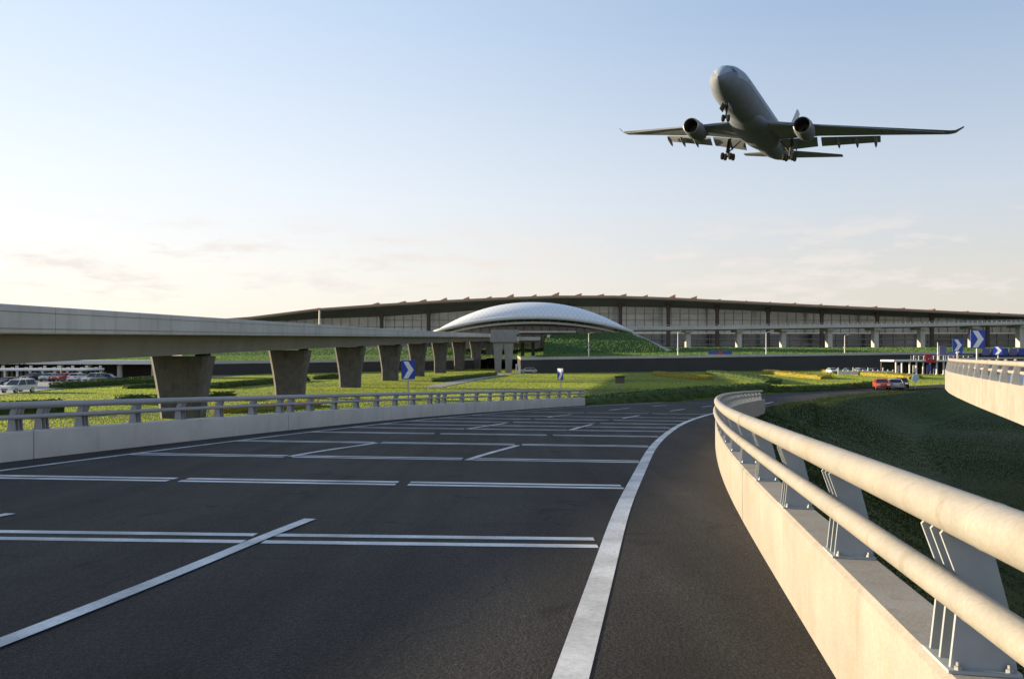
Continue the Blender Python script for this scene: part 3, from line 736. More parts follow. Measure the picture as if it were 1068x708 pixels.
# ------------------------------------------------------------------ chevron signs
def chevron_sign(loc, w, h, ph, rz, label, group='blue chevron signs'):
    t = thing('chevron_sign', label, 'road sign', loc, group, local=True, rz=rz); t['_local'] = 1
    m = MB(); m.tube([(0,0,0),(0,0,ph+h*0.95)], 0.035, 10); m.build('post', M['steel'], t, 50)
    m = MB(); m.bbox((-w/2,-0.075,ph),(w/2,-0.04,ph+h),0.008); pn = m.build('panel', M['sign_blue'], t)
    m = MB(); x0,x1,x2,x3 = -w*.36, -w*.02, w*.36, w*.04
    pts = [(x0,h*.95),(x0+w*.36,h*.95),(w*.40,h*.5),(x0+w*.36,h*.05),(x0,h*.05),(x0+w*.36,h*.5)]
    m.add([(x,-0.0805,ph+z) for x, z in pts]+[(x,-0.0755,ph+z) for x, z in pts], [(0,1,2,5),(5,2,3,4)]+[(i,(i+1)%6,6+(i+1)%6,6+i) for i in range(6)]); m.build('chevron', M['sign_white'], pn)
    m = MB(); m.box((-w*.3,-0.04,ph+h*.25),(w*.3,-0.02,ph+h*.3)); m.box((-w*.3,-0.04,ph+h*.7),(w*.3,-0.02,ph+h*.75)); islands(m, 'bracket', M['steel'], t)
    return t
chevron_sign((atx(424,38.6)+0.02, 38.6+0.5, zr(38.6)+0.3), 0.66, 0.92, 1.55, R(6), 'blue sign with white chevron in front of the overpass piers, above the left parapet')
chevron_sign((atx(585.5,58), 58.6, zr(58)+0.3), 0.62, 0.86, 1.62, R(-50), 'blue chevron sign turned sideways near the far end of the left parapet')
q, tg = path_at(QP, s_of_y(QP, 31)); 
chevron_sign((atx(1019,31), 31.0, -1.0), 0.54, 0.72, 1.25, R(-6), 'blue chevron sign on the curved ramp at right, largest of the right-hand signs')
chevron_sign((atx(998.5,46), 46, -1.0), 0.52, 0.72, 1.20, R(-14), 'front blue chevron sign of the overlapping pair at the tip of the curved ramp')
chevron_sign((atx(1003.5,52), 52.5, -1.0), 0.52, 0.68, 1.05, R(-24), 'blue chevron sign half hidden behind another at the tip of the curved ramp')
chevron_sign((atx(1041,58), 58, -1.0), 0.55, 0.62, 1.0, R(-30), 'blue chevron sign farthest right on the curved ramp')

# ------------------------------------------------------------------ hedges
def hedge(path, w, h, label, mat, group='clipped hedges on the lawn', z=None):
    p = spline(path, 1.2); mb = MB(); T = tangents(p); rs = []
    c = p[len(p)//2]; z0 = GZ if z is None else z
    prof = [(-.5,0),(-.52,.35),(-.48,.75),(-.38,.95),(-.15,1.0),(.15,1.02),(.38,.95),(.48,.75),(.52,.35),(.5,0)]
    for i, (q, t_) in enumerate(zip(p, T)):
        ring = []
        e = 0.75 if i in (0, len(p)-1) else 1
        for o, hh in prof:
            k = 1 + 0.16*noise.noise((q.x*0.9+o*3, q.y*0.9, hh*2.0)); ring.append(Vector((q.x+t_.y*o*w*e*k, q.y-t_.x*o*w*e*k, z0-0.05+hh*h*e*k)))
        rs.append(ring)
    mb.rings(rs)
    L_ = cumlen(p)[-1]
    for _ in range(int(min(1600, L_*(w+2*h)*14))):                 # leaf clumps proud of the clipped faces
        q, t_ = path_at(p, random.random()*L_); o, hh = random.choice(prof[1:-1]); o2, h2 = random.choice(prof[1:-1]); f = random.random()
        o = o*f+o2*(1-f) if abs(o-o2) < .5 else o; hh = max(hh, random.random()*.3)
        cpt = Vector((q.x+t_.y*o*w, q.y-t_.x*o*w, z0+hh*h)); s = random.uniform(.06,.16)
        a = Vector((random.gauss(0,1),random.gauss(0,1),random.gauss(0,1))).normalized(); b = a.orthogonal().normalized()
        mb.add([cpt+a*s, cpt+b*s, cpt-a*s*0.8+b*.3*s, cpt-b*s], [(0,1,2,3)])
    o = mb.build('hedge', mat); o['label'] = label; o['category'] = 'hedge'; o['group'] = group
    return o
def gp(px, py): # point on the lower ground seen at this place of the survey
    Y = F*(-GZ)/(py-HY); return (atx(px,Y), Y)
hedge([(3.2,62.5),(7.0,68.5),(11.5,75.5),(17.5,84.5),(24.5,93.5),(33,102.5)], 2.4, 1.2, 'long dark low hedge along the far kerb of the road, below the bright lawn', M['hedge'])
hedge([gp(798,409.5),gp(850,408),gp(900,405),(54,120)], 1.8, 0.8, 'low dark hedge along the kerb right of the end of the sunlit parapet', M['hedge'])
hedge([gp(55,405),gp(110,402),gp(168,399)], 1.6, 0.8, 'hedge running left of the first pier, nearest to the parked white car', M['hedge'])
hedge([gp(95,401),gp(140,398),gp(180,395.5)], 1.6, 0.8, 'second hedge back, left of the first pier', M['hedge'])
hedge([gp(130,405.5),gp(175,403.5)], 1.4, 0.6, 'short low hedge directly left of the first pier', M['hedge'])
hedge([gp(222,405.5),gp(270,401),gp(320,397)], 1.6, 0.8, 'hedge between the first and second overpass piers', M['hedge'])
hedge([gp(330,396),gp(352,394)], 1.6, 0.8, 'short hedge seen between the second and third piers', M['hedge'])
hedge([gp(455,398.5),gp(490,394.5),gp(515,391.5)], 2.0, 0.7, 'hedge strip beside the path by the farthest piers', M['hedge'])
hedge([gp(742,390),gp(775,394.5),gp(806,401)], 3.2, 1.0, 'dark diagonal hedge across the lawn beyond the parapet end', M['hedge'])
hedge([gp(686,391),gp(706,393.6),gp(738,396.5)], 3.0, 0.9, 'yellow hedge left of the dark diagonal hedge', M['yellow_hedge'])
hedge([gp(800,389),gp(830,392.4),gp(862,395.6)], 3.0, 0.9, 'yellow hedge right of the dark diagonal hedge', M['yellow_hedge'])
hedge([gp(862,388.6),gp(900,391),gp(955,395.2)], 3.4, 0.9, 'yellow hedge in front of the white fence and canopy', M['yellow_hedge'])
hedge([gp(-40,436),gp(20,433),gp(62,430)], 1.6, 1.1, 'dark shaded hedge behind the left parapet at the left edge', M['hedge'])
hedge([gp(120,422),gp(165,421)], 1.4, 0.9, 'dark hedge behind the left parapet just before the first pier', M['hedge'])
hedge([gp(215,418),gp(245,417)], 1.4, 0.9, 'dark hedge just right of the first pier foot', M['hedge'])
hedge([gp(225,431),gp(262,428),gp(330,423)], 1.8, 0.5, 'low yellow hedge right of the first pier behind the rails', M['yellow_hedge'])

# path by the far piers
mb = MB(); a = spline([gp(440,404),gp(478,397),gp(514,391),(-1,205)], 2); b = offset(a, 3.0)
mb.rings([[Vector((p.x,p.y,GZ+0.07)) for p in a],[Vector((p.x,p.y,GZ+0.07)) for p in b]], cap=False, closed=False); struct(mb.build('path', M['path']))

# notice board on the lawn
Y = 108; t = thing('notice_board', 'small brown notice board on two legs standing on the lawn near the road', 'notice board', (atx(646.5,Y),Y,GZ), local=True); t['_local'] = 1
m = MB(); m.bbox((-0.62,-0.06,0.95),(0.62,0.06,1.75),0.03); m.build('panel', M['brown_board'], t)
m = MB(); m.bbox((-0.72,-0.16,1.75),(0.72,0.16,1.92),0.03); m.build('cap', M['dark_interior'], t)
for x in (-0.42,0.42): m = MB(); m.box((x-.06,-.05,0),(x+.06,.05,.95)); m.build('leg', M['path'], t)

# hoarding on the terrace road
def hz(px, Y):
    x = atx(px, Y)
    for a, b in zip(WL, WL[1:]):
        if a.x <= x <= b.x: return a.z + (b.z-a.z)*(x-a.x)/(b.x-a.x)
Y = 240; t = thing('roadside_hoarding', 'long low blue hoarding with a red middle panel on the terrace road', 'hoarding', (atx(751,Y),Y,hz(751,Y)), local=True); t['_local'] = 1
for x0, x1, mt in ((-3.6,-0.55,'blue_cloth'),(-0.5,0.5,'red_cloth'),(0.55,3.6,'blue_cloth')):
    m = MB(); m.bbox((x0,-.05,.4),(x1,.05,1.4),.02); m.build('panel', M[mt], t)
for x in (-3.3,-1,1,3.3): m = MB(); m.box((x-.05,.05,0),(x+.05,.15,1.3)); m.build('leg', M['steel'], t)

# ------------------------------------------------------------------ cars
def car(loc, rz, paint, label, suv=False, group=None):
    t = thing('car', label, 'car', loc, group, local=True, rz=rz); t['_local'] = 1
    H = 1.68 if suv else 1.45; L_ = 4.6; W = 0.9
    prof = [(-2.25,.38),(-2.3,.62),(-2.25,.88),(-1.2 if not suv else -1.15,.98),(1.75 if not suv else 2.0,1.0),(2.2,.92),(2.28,.6),(2.2,.36)]
    m = MB(); rs = []
    for y, s in ((-W,.93),(-W*.96,.98),(-W*.8,1.0),(W*.8,1.0),(W*.96,.98),(W,.93)):
        rs.append([Vector((x*(.985 if abs(y)>W*.9 else 1), y, .64+(z-.64)*s)) for x, z in prof])
    m.rings(rs); m.build('body', M[paint], t, 35)
    xf, xb = (-.45, 1.35) if not suv else (-.45, 1.95); bf, bb = (-1.2, 1.85) if not suv else (-1.15, 2.1)
    m = MB(); m.rings([[Vector((bf,-.86,.96)),Vector((bb,-.86,.96)),Vector((bb,.86,.96)),Vector((bf,.86,.96))],[Vector((xf,-.66,H-.06)),Vector((xb,-.66,H-.06)),Vector((xb,.66,H-.06)),Vector((xf,.66,H-.06))]]); cab = m.build('cabin_glass', M['car_glass'], t)
    m = MB(); m.bbox((xf-.05,-.69,H-.08),(xb+.05,.69,H),.03); m.build('roof', M[paint], t)
    m = MB()
    for sy in (-1,1):
        for a, b in (((bf,.865*sy,.96),(xf,.67*sy,H-.06)),((.4,.872*sy,.96),(.4,.675*sy,H-.06)),((bb,.865*sy,.96),(xb,.67*sy,H-.06))): m.tube([a,b],.045,6)
    islands(m, 'pillar', M[paint], cab)
    for sx in (-1.4,1.38):
        for sy in (-.8,.8):
            m = MB(); m.lathe([(-.1,.24),(-.1,.31),(-.07,.33),(.07,.33),(.1,.31),(.1,.24)],'y',(sx,sy,.33),20); w = m.build('wheel', M['tyre'], t, 40)
            m = MB(); m.lathe([(-.104,.05),(-.104,.22),(.104,.22),(.104,.05)],'y',(sx,sy,.33),14); m.build('rim', M['rim'], w, 40)
    for sy in (-.62,.62):
        m = MB(); m.bbox((-2.30,sy-.2,.66),(-2.2,sy+.2,.82),.02); m.build('headlight', M['lamp_glass'], t)
        m = MB(); m.bbox((2.2,sy-.2,.70),(2.285,sy+.2,.86),.02); m.build('tail_light', M['tail_red'], t)
    m = MB(); m.bbox((-2.315,-.45,.44),(-2.23,.45,.58),.01); m.build('grille', M['dark_interior'], t)
    return t
# ------------------------------------------------------------------ canopy area at the right
CYv = 196.0; kx = lambda px: atx(px, CYv)
t = thing('canopy', 'white flat canopy on a row of slim columns, right, beyond the lawn', 'canopy', (kx(960),CYv,GZ))
zc = at(0,376,CYv).z
m = MB(); m.bbox((kx(926),CYv-3,zc-0.25),(kx(1010),CYv+4,zc+0.2),0.06); m.build('roof', M['white_paint'], t)
for px in (930,936,944,951,958,965,972,979,986,992,999):
    m = MB(); m.lathe([(GZ-.1,.30),(GZ+.25,.30),(GZ+.25,.2),(zc-.4,.2),(zc-.252,.34)],'z',(kx(px),CYv-2.2,0),12); m.build('column', M['white_paint'], t, 40)
m = MB()
m.box((kx(947),CYv-2.9,zc+1.15),(kx(1008),CYv-2.75,zc+1.3)); m.box((kx(947),CYv-2.9,zc+.65),(kx(1008),CYv-2.75,zc+.72))
px = 947
while px < 1008: m.box((kx(px)-.07,CYv-2.9,zc+.2),(kx(px)+.07,CYv-2.76,zc+1.15)); px += 5.1
islands(m, 'railing_bar', M['white_paint'], t)
m = MB(); m.box((kx(926),CYv+3.4,GZ),(kx(1010),CYv+3.9,zc-.252)); m.build('back_wall', M['dark_interior'], t)
def panel(name, px0, px1, py0, py1, Y, mat, label, cat, leg_to=None, group=None):
    a = at(px0,py1,Y); b = at(px1,py0,Y); t = thing(name, label, cat, (a.x,Y,a.z), group)
    m = MB(); m.bbox((a.x,Y-.06,a.z),(b.x,Y+.06,b.z),.02); m.build('panel', M[mat], t)
    z = leg_to if leg_to is not None else GZ
    m = MB()
    for x in (a.x+.12, b.x-.12): m.box((x-.07,Y+.06,z),(x+.07,Y+.18,b.z-.05))
    islands(m, 'leg', M['steel'], t); return t
panel('banner',965.5,976.5,374.6,378.2,CYv-3.6,'red_cloth','lower red banner hung on the front of the canopy','banner',zc-.4,'red banners')
panel('banner',964.5,972,369.8,373.4,CYv-3.6,'red_cloth','upper red banner standing on the canopy roof edge','banner',zc+.2,'red banners')
panel('banner',966.5,970.5,380,387,CYv-3.4,'blue_cloth','upright blue banner standing between the canopy columns','banner',GZ)
panel('hoarding',979.5,987,360.5,370.5,CYv-1,'purple_panel','tall purple hoarding on a frame above the canopy roof','hoarding',zc+.2)
panel('hoarding',988,996,366.5,372.5,CYv-1.4,'purple_panel','low purple hoarding above the right end of the canopy roof','hoarding',zc+.2)
m = MB(); p = at(978,357,CYv-2); m.tube([(p.x,p.y,zc+.2),(p.x,p.y,p.z)],[.14,.09],8); o = m.build('flagpole', M['white_paint'], None, 50); o['label']='white pole rising from the canopy roof beside the tall purple hoarding'; o['category']='pole'
# white fence left of the canopy
t = thing('fence', 'low white fence left of the canopy, behind the yellow hedge', 'fence', (kx(902),CYv-8,GZ))
m = MB(); m.box((atx(874,CYv-8),CYv-8.1,GZ+0.2),(atx(931,CYv-8),CYv-7.9,GZ+1.0)); m.build('panel', M['white_paint'], t)
for i in range(12):
    x = atx(874+57*i/11, CYv-8); m = MB(); m.box((x-.1,CYv-8.25,GZ),(x+.1,CYv-8.101,GZ+1.3+0.5*(i%3==0))); m.build('post', M['white_paint'], t)
# blue panels right, beyond the ramp
t = thing('site_fence', 'long blue fence of panels at the right edge beyond the curved ramp', 'fence', (atx(1050,230),230,hz(1050,230) or 0))
for i in range(9):
    a = at(1024+i*9.5,363.2,262+i); m = MB(); m.bbox((a.x,a.y,a.z-2.3),(a.x+2.7,a.y+.12,a.z),.03); m.build('panel', M['blue_cloth' if i%3 else 'purple_panel'], t)
for i, (px0, px1, py0, py1, mt, lab) in enumerate([(936.5,941.5,381,387.5,'purple_panel','purple notice panel between the first canopy columns'),(952,956.5,380.5,388.5,'white_paint','white notice panel between the middle canopy columns'),(973.5,977,381,388.5,'blue_cloth','narrow blue panel right of the upright blue banner under the canopy'),(987.5,991,382,389,'white_paint','white panel between the last canopy columns'),(950,956,370.5,373.6,'brown_board','brown box panel on the canopy roof left of the red banner')]):
    panel('placard', px0, px1, py0, py1, CYv-1.2-.2*i, mt, lab, 'placard', (zc+.2) if py1 < 375 else GZ)
for i, px in enumerate((868, 884, 898, 911)):
    car((atx(px,202), 202, GZ+.03), R((85,268,95,272)[i]), ('car_white','car_blue','car_silver','car_dark')[i], 'small parked %s car behind the low white fence at right' % ('white','blue','silver','dark')[i])
for i, px in enumerate((34, 52, 66, 82)):
    car((atx(px,143), 143, GZ+.08), R((86,94,83,270)[i]), ('car_dark','car_silver','car_red','car_white')[i], '%s car parked in front of the low gallery columns' % ('dark','silver','red','white')[i])
# mast on the overpass
q, tg = path_at(OP, s_of_y(OP, 100)); zt = zo(q); t = thing('mast', 'short white mast standing on the overpass deck against the terminal roof', 'mast', (q.x, q.y, zt-1), local=True); t['_local'] = 1
m = MB(); m.tube([(0,0,0),(0,0,3.1)],[.13,.09],8); m.build('pole', M['white_paint'], t, 50)
m = MB(); m.bbox((-.3,-.15,3.1),(.3,.15,3.35),.04); m.build('lamp_head', M['skylight'], t)
# round sign on the right road
p = gp(954.5,405.5); t = thing('round_sign', 'round pale blue road sign on a white post beside the road by the canopy', 'road sign', (p[0],p[1],GZ), local=True); t['_local'] = 1
m = MB(); m.tube([(0,0,0),(0,0,1.7)],.06,8); m.build('post', M['white_paint'], t, 50)
m = MB(); m.lathe([(-.06,.30),(-.05,.5),(.0,.5),(.01,.3)],'y',(0,-.06,1.55),24); m.build('disc', simple('sign_pale_blue',(0.45,0.62,0.70),.5), t, 40)

# ------------------------------------------------------------------ far left: gallery under the overpass
GY = 150.0; gx = lambda px: atx(px, GY)
t = thing('gallery', 'long low pale gallery with many columns seen under the overpass at far left', 'gallery', (gx(40),GY,GZ))
zt = at(0,385.5,GY).z
m = MB(); m.bbox((gx(-120),GY-1,zt-.18),(gx(92),GY+6,zt+.2),.05); m.build('roof', M['white_paint'], t)
for i, px in enumerate(range(-110, 95, 13)):
    m = MB(); m.lathe([(GZ-.1,.24),(zt-.4,.22),(zt-.19,.34)],'z',(gx(px),GY-.5,0),12); m.build('column', M['white_paint'], t, 40)
m = MB(); m.box((gx(-120),GY+5.3,GZ),(gx(92),GY+5.8,zt-.19)); bw = m.build('back_wall', M['brown_board'], t)
m = MB()
for i, px in enumerate(range(-116, 90, 5)): m.box((gx(px),GY+4.9,GZ+.6),(gx(px)+.4,GY+5.29,GZ+2.1+.3*(i%3)))
islands(m, 'window_bar', M['pale_concrete'], bw)
m = MB(); m.tube([(gx(70.5),GY-2.2,GZ),(gx(70.5),GY-2.2,at(0,381.5,GY).z)],[.16,.1],8); o = m.build('pole', M['pale_concrete'], None, 50); o['label']='pale upright pole in front of the low gallery under the overpass'; o['category']='pole'
# low bridge behind
VY = 164.0; vx = lambda px: atx(px, VY)
t = thing('low_bridge', 'low dark bridge with a pale edge beam between the gallery and the first pier', 'bridge', (vx(120),VY,GZ))
m = MB(); a = at(0,376.2,VY).z; m.bbox((vx(-60),VY,a-.75),(vx(200),VY+8,a+.1),.05); m.build('deck', M['white_paint'], t)
for px in (58,88,120,156,186): m = MB(); m.lathe([(GZ,.55),(a-.76,.5)],'z',(vx(px),VY+2,0),12); m.build('column', M['pale_concrete'], t, 40)
m = MB(); m.box((vx(-60),VY+7,GZ),(vx(200),VY+7.6,a-.76)); m.build('back_wall', M['dark_wall'], t)

p = gp(919.5,406.8); car((p[0],p[1],-4.72), R(72), 'car_red', 'red car driving along the road beyond the parapet end')
p = gp(940,405.2); car((p[0],p[1],-4.72), R(66), 'car_dark', 'dark car directly behind the red car on the road')
p = gp(933,406.6); car((p[0],p[1],-4.72), R(250), 'car_silver', 'silver car beside the dark car on the road')
p = gp(19,409.5); car((p[0],p[1],GZ+.02), R(82), 'car_white', 'white off-road car parked under the overpass at the left edge', True)
p = gp(22,405); car((p[0],p[1],GZ+.02), R(84), 'car_silver', 'silver car parked just behind the white off-road car')
p = gp(8,403.5); car((p[0],p[1],GZ+.02), R(80), 'car_dark', 'dark car parked behind the silver car at the left edge')
p = gp(107,398.5); car((p[0],p[1],GZ+.02), R(5), 'car_blue', 'dark blue car parked at the right end of the gallery')
p = gp(99,399); car((p[0],p[1],GZ+.02), R(80), 'car_silver', 'silver car parked left of the dark blue car by the gallery', True)
p = gp(513,388.8); car((p[0]+9.6,206,GZ+.05), R(0), 'car_silver', 'silver car parked below the dark retaining wall near the twin pier')
# parking apron for the cars on the left
mb = MB(); mb.add([(-120,90,GZ+.06),(-60,90,GZ+.06),(-70,149,GZ+.06),(-150,149,GZ+.06)],[(0,1,2,3)]); struct(mb.build('parking_apron', M['path']))

# ------------------------------------------------------------------ aircraft
d = Vector(((796-CX)/F, 1, (HY-121)/F)).normalized(); r_ = Vector((d.y,-d.x,0)).normalized(); u_ = r_.cross(d)
AY = 134.0
fx, fu = -0.20, 0.295; ft = math.sqrt(1-fx*fx-fu*fu)
fw = (r_*fx + u_*fu - d*ft).normalized()
lf = (r_*0.985 - u_*0.14); lf = (lf - fw*lf.dot(fw)).normalized(); upv = fw.cross(lf)
pl = thing('airliner', 'grey twin-engine airliner with landing gear down flying overhead at upper right', 'aircraft', at(788,125,AY), local=True); pl['_local'] = 1
pl.matrix_world = Matrix(((fw.x,lf.x,upv.x,pl.location.x),(fw.y,lf.y,upv.y,pl.location.y),(fw.z,lf.z,upv.z,pl.location.z),(0,0,0,1)))
fus = [(24.0,.08,-.75),(23.75,.55,-.68),(23.2,1.05,-.55),(22.3,1.6,-.36),(21,2.1,-.2),(19.2,2.52,-.06),(17,2.76,0),(14.5,2.82,0),(8,2.82,0),(0,2.82,0),(-8,2.82,0),(-13,2.78,.05),(-17,2.6,.22),(-21,2.25,.52),(-25,1.75,.95),(-29,1.2,1.4),(-32.5,.7,1.75),(-34.6,.35,1.95),(-35,.12,2.0)]
mb = MB(); seg = 40; rs = [[Vector((x, r*math.cos(2*math.pi*k/seg), zc_+r*math.sin(2*math.pi*k/seg))) for k in range(seg)] for x, r, zc_ in fus]
for k in range(len(rs)-1):
    for i in range(seg):
        j = (i+1)%seg; mid = math.sin(2*math.pi*(i+.5)/seg)
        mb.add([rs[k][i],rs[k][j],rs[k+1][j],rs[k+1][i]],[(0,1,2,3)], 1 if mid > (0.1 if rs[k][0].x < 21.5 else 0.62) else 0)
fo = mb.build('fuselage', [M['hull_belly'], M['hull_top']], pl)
bm = bmesh.new(); bm.from_mesh(fo.data); bmesh.ops.remove_doubles(bm, verts=bm.verts[:], dist=1e-4); bmesh.ops.recalc_face_normals(bm, faces=bm.faces[:]); bm.to_mesh(fo.data); bm.free()
fo.data.polygons.foreach_set('use_smooth',[True]*len(fo.data.polygons))
m = MB()
for sy in (-1,1):
    x = 17.0
    while x > -18:
        if sy > 0 and not (7.2 < x < 8.2 or -6 < x < -5):
            a = R(17); y = 2.835*math.cos(a)*sy; z = 2.835*math.sin(a)
            m.add([(x-.14,y,z-.2),(x+.14,y,z-.2),(x+.14,y-.06*sy,z+.2),(x-.14,y-.06*sy,z+.2)],[(0,1,2,3)])
        x -= .53
m.build('window_row', M['car_glass'], fo)
m = MB()
for sy in (-1,1):
    for a0, a1 in ((28,50),(54,80)):
        def cw(x, rr, zc_, a): return Vector((x, sy*(rr+.02)*math.cos(R(a)), zc_+(rr+.02)*math.sin(R(a))))
        m.add([cw(22.0,1.72,-.33,a0+4),cw(22.0,1.72,-.33,a1),cw(21.2,2.04,-.22,a1),cw(21.2,2.04,-.22,a0)],[(0,1,2,3)])
islands(m, 'cockpit_window', M['car_glass'], fo)
mb = MB(); rs = []
for i in range(13):
    t_ = -1+2*i/12; k = math.sqrt(max(0.001,1-t_*t_)); rs.append([Vector((-1.0+11*t_, 3.25*k**.6*math.cos(a), -1.7+1.55*k**.6*math.sin(a))) for a in [2*math.pi*q/20 for q in range(20)]])
mb.rings(rs); mb.build('belly_fairing', M['hull_belly'], pl, 60)
AF = [(0,0),(.02,.35),(.1,.75),(.3,1.0),(.55,.8),(.8,.35),(1,.03)]
def foil(x, y, z, c, th, tw=0.0, vert=False):
    up_ = [(f, h) for f, h in AF]; dn = [(f, -h*.75) for f, h in AF[1:-1]][::-1]
    out = []
    for f, h in up_ + dn:
        a = x - f*c; b = h*th*c/2 + tw*(f-.3)*c
        out.append(Vector((a, y+b, z)) if vert else Vector((a, y, z+b)))
    return out
for sy in (-1, 1):
    m = MB(); m.rings([foil(5.2, 1.0*sy, -1.75, 12.4, .12), foil(4.3, 2.8*sy, -1.6, 11.0, .12), foil(.2, 9.4*sy, -.95, 7.0, .11), foil(-6.2, 19.5*sy, .25, 4.5, .10), foil(-12.0, 28.6*sy, 1.35, 2.5, .09)])
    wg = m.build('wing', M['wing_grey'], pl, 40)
    m = MB(); m.rings([foil(-12.05, 28.62*sy, 1.36, 2.45, .09), foil(-12.9, 29.5*sy, 1.65, 1.9, .08), foil(-13.9, 30.6*sy, 2.6, 1.0, .07)]); m.build('winglet', M['wing_grey'], wg, 40)
    m = MB()
    for (xa,ya,za,ca),(xb,yb,zb,cb) in (((-6.7,3.2,-1.95,2.9),(-7.0,9.0,-1.35,2.4)),((-7.3,9.6,-1.3,2.3),(-10.0,18.6,-.25,1.6))):
        m.rings([foil(xa, ya*sy, za, ca, .12, -.42), foil(xb, yb*sy, zb, cb, .12, -.42)])
    islands(m, 'flap', M['wing_grey'], wg, 40)
    m = MB()
    for (xa,ya,za),(xb,yb,zb) in (((4.7,3.4,-2.0),(1.3,8.2,-1.5)),((.3,10.6,-1.2),(-11.9,28.0,.95))):
        m.rings([foil(xa+.55, ya*sy, za, .9, .2, .3), foil(xb+.35, yb*sy, zb, .6, .2, .3)])
    islands(m, 'slat', M['wing_grey'], wg, 40)
    for y in (5.6, 12.4, 15.2, 18.0):
        xx = -4.5 - (y-5.6)*.28; zz = -1.75+(y-5.6)*.105; L_ = 4.6 if y < 10 else 3.8
        m = MB(); m.rings([[Vector((xx-L_*t_, y*sy+.28*k*math.cos(a), zz-.35-.35*t_-.9*max(0,t_-.5)+.42*k*math.sin(a))) for a in [2*math.pi*q/10 for q in range(10)]] for t_, k in ((0,.1),(.15,.7),(.45,1),(.8,.7),(1.0,.08))]); m.build('flap_fairing', M['wing_grey'], wg, 50)
    e = MB(); ey, ez = 8.9*sy, -2.75
    e.lathe([(6.4,1.144),(6.55,1.250),(6.3,1.355),(5.2,1.461),(3.5,1.461),(1.6,1.276),(.4,1.038),(.35,0.950),(1.2,1.012)], 'x', (0,ey,ez), 32, cap=False)
    ng = e.build('engine', M['nacelle'], pl, 40)
    m = MB(); m.lathe([(6.3,1.126),(6.62,1.197),(6.58,1.285),(6.2,1.373)], 'x', (0,ey,ez), 32, cap=False); m.build('intake_lip', M['nacelle_lip'], ng, 60)
    m = MB(); m.lathe([(6.5,1.148),(5.4,1.091),(3.4,1.056),(3.4,0.334),(4.0,0.264),(4.4,0.044)], 'x', (0,ey,ez), 32, cap=False); m.build('fan', M['gear_dark'], ng, 40)
    m = MB(); m.lathe([(2.0,0.880),(.3,0.748),(-.9,0.484),(-1.0,0.352),(-2.0,0.053)], 'x', (0,ey,ez), 24); m.build('exhaust_cone', M['gear_dark'], ng, 40)
    m = MB(); m.prism([(5.0,ey-.2,ez+1.38),(1.6,ey-.2,ez+1.15),(-3.2,ey-.2,ez+.9),(-3.2,ey-.2,-1.3),(.3,ey-.2,-.9),(1.2,ey-.2,-.85)], None, (0,.4,0)); m.build('pylon', M['nacelle'], ng)
    # main gear
    gx_, gy_ = -5.2, 5.3*sy; g = MB(); g.tube([(gx_,gy_,-1.8),(gx_-.1,gy_,-5.0)], [.24,.18], 12); g.tube([(gx_-1.0,gy_,-4.85),(gx_+.9,gy_,-5.15)], .16, 8); g.tube([(gx_,gy_-1.9*sy,-2.2),(gx_,gy_-.1*sy,-4.2)], .12, 8)
    g.box((gx_-.9,gy_+.28*sy-.03,-4.4),(gx_+.5,gy_+.28*sy+.03,-2.0))
    mg = g.build('main_gear', M['gear_dark'], pl, 40)
    for wx, wz in ((-1.0,-4.85),(.9,-5.15)):
        for wy in (-.7,.7):
            m = MB(); m.lathe([(-.22,.32),(-.22,.52),(-.14,.62),(.14,.62),(.22,.52),(.22,.32)], 'y', (gx_+wx,gy_+wy,wz), 22); m.build('wheel', M['tyre'], mg, 40)
    m = MB(); m.rings([foil(-26.0,.6*sy,1.35,6.0,.1), foil(-32.0,9.7*sy,2.15,2.1,.09)]); m.build('tailplane', M['wing_grey'], pl, 40)
g = MB(); g.tube([(17.6,0,-2.6),(17.4,0,-4.7)], [.2,.14], 10); g.tube([(18.9,0,-2.7),(17.5,0,-4.0)], .09, 8); g.tube([(17.4,-.45,-4.72),(17.4,.45,-4.72)], .09, 8); nm = g.build('nose_gear', M['gear_dark'], pl, 40)
for wy in (-.38,.38): m = MB(); m.lathe([(-.17,.3),(-.17,.46),(-.1,.53),(.1,.53),(.17,.46),(.17,.3)], 'y', (17.4,wy,-4.72), 20); m.build('wheel', M['tyre'], nm, 40)
for sy in (-1,1):
    m = MB(); m.prism([(18.8,.42*sy,-2.75),(16.9,.42*sy,-2.75),(16.9,.75*sy,-3.7),(18.8,.75*sy,-3.7)], None, (0,.05,0)); m.build('gear_door', M['hull_belly'], nm)
m = MB(); m.rings([foil(-22.0,0,2.2,9.2,.09,0,True), foil(-23.8,0,3.4,8.0,.09,0,True), foil(-31.2,0,11.0,3.4,.08,0,True)]); m.build('fin', M['fin_pale'], pl, 40)

# ------------------------------------------------------------------ grass (uncountable)
def road_mask(X, Y):
    """True where the point is on the ramp, the road or under other paving."""
    lx = np.interp(Y, [p.y for p in LP], [p.x for p in LP]); rx = np.interp(Y, [p.y for p in RP], [p.x for p in RP])
    on = (X > lx-1.0) & (X < rx+0.9)
    return on
def scatter(x0, x1, y0, y1, dens, hmin, hmax, w, k=None):
    n = int((x1-x0)*(y1-y0)*dens)
    X = rng.uniform(x0, x1, n); Y = rng.uniform(y0, y1, n)
    if k: ok = rng.random(n)*dens < k/Y; X = X[ok]; Y = Y[ok]          # thins out with distance
    wy = np.interp(X, [p.x for p in WL], [p.y for p in WL])
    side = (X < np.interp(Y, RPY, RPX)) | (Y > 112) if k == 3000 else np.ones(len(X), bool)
    keep = side & ~road_mask(X, Y) & (Y < wy-0.4) & (np.abs(X)/np.maximum(Y,1) < 0.75) & ~((X < -62) & (Y > 88))
    X = X[keep]; Y = Y[keep]; n = len(X)
    return blades(np.stack([X, Y, GZ-0.03+dip(X, Y)], 1), hmin, hmax, w)
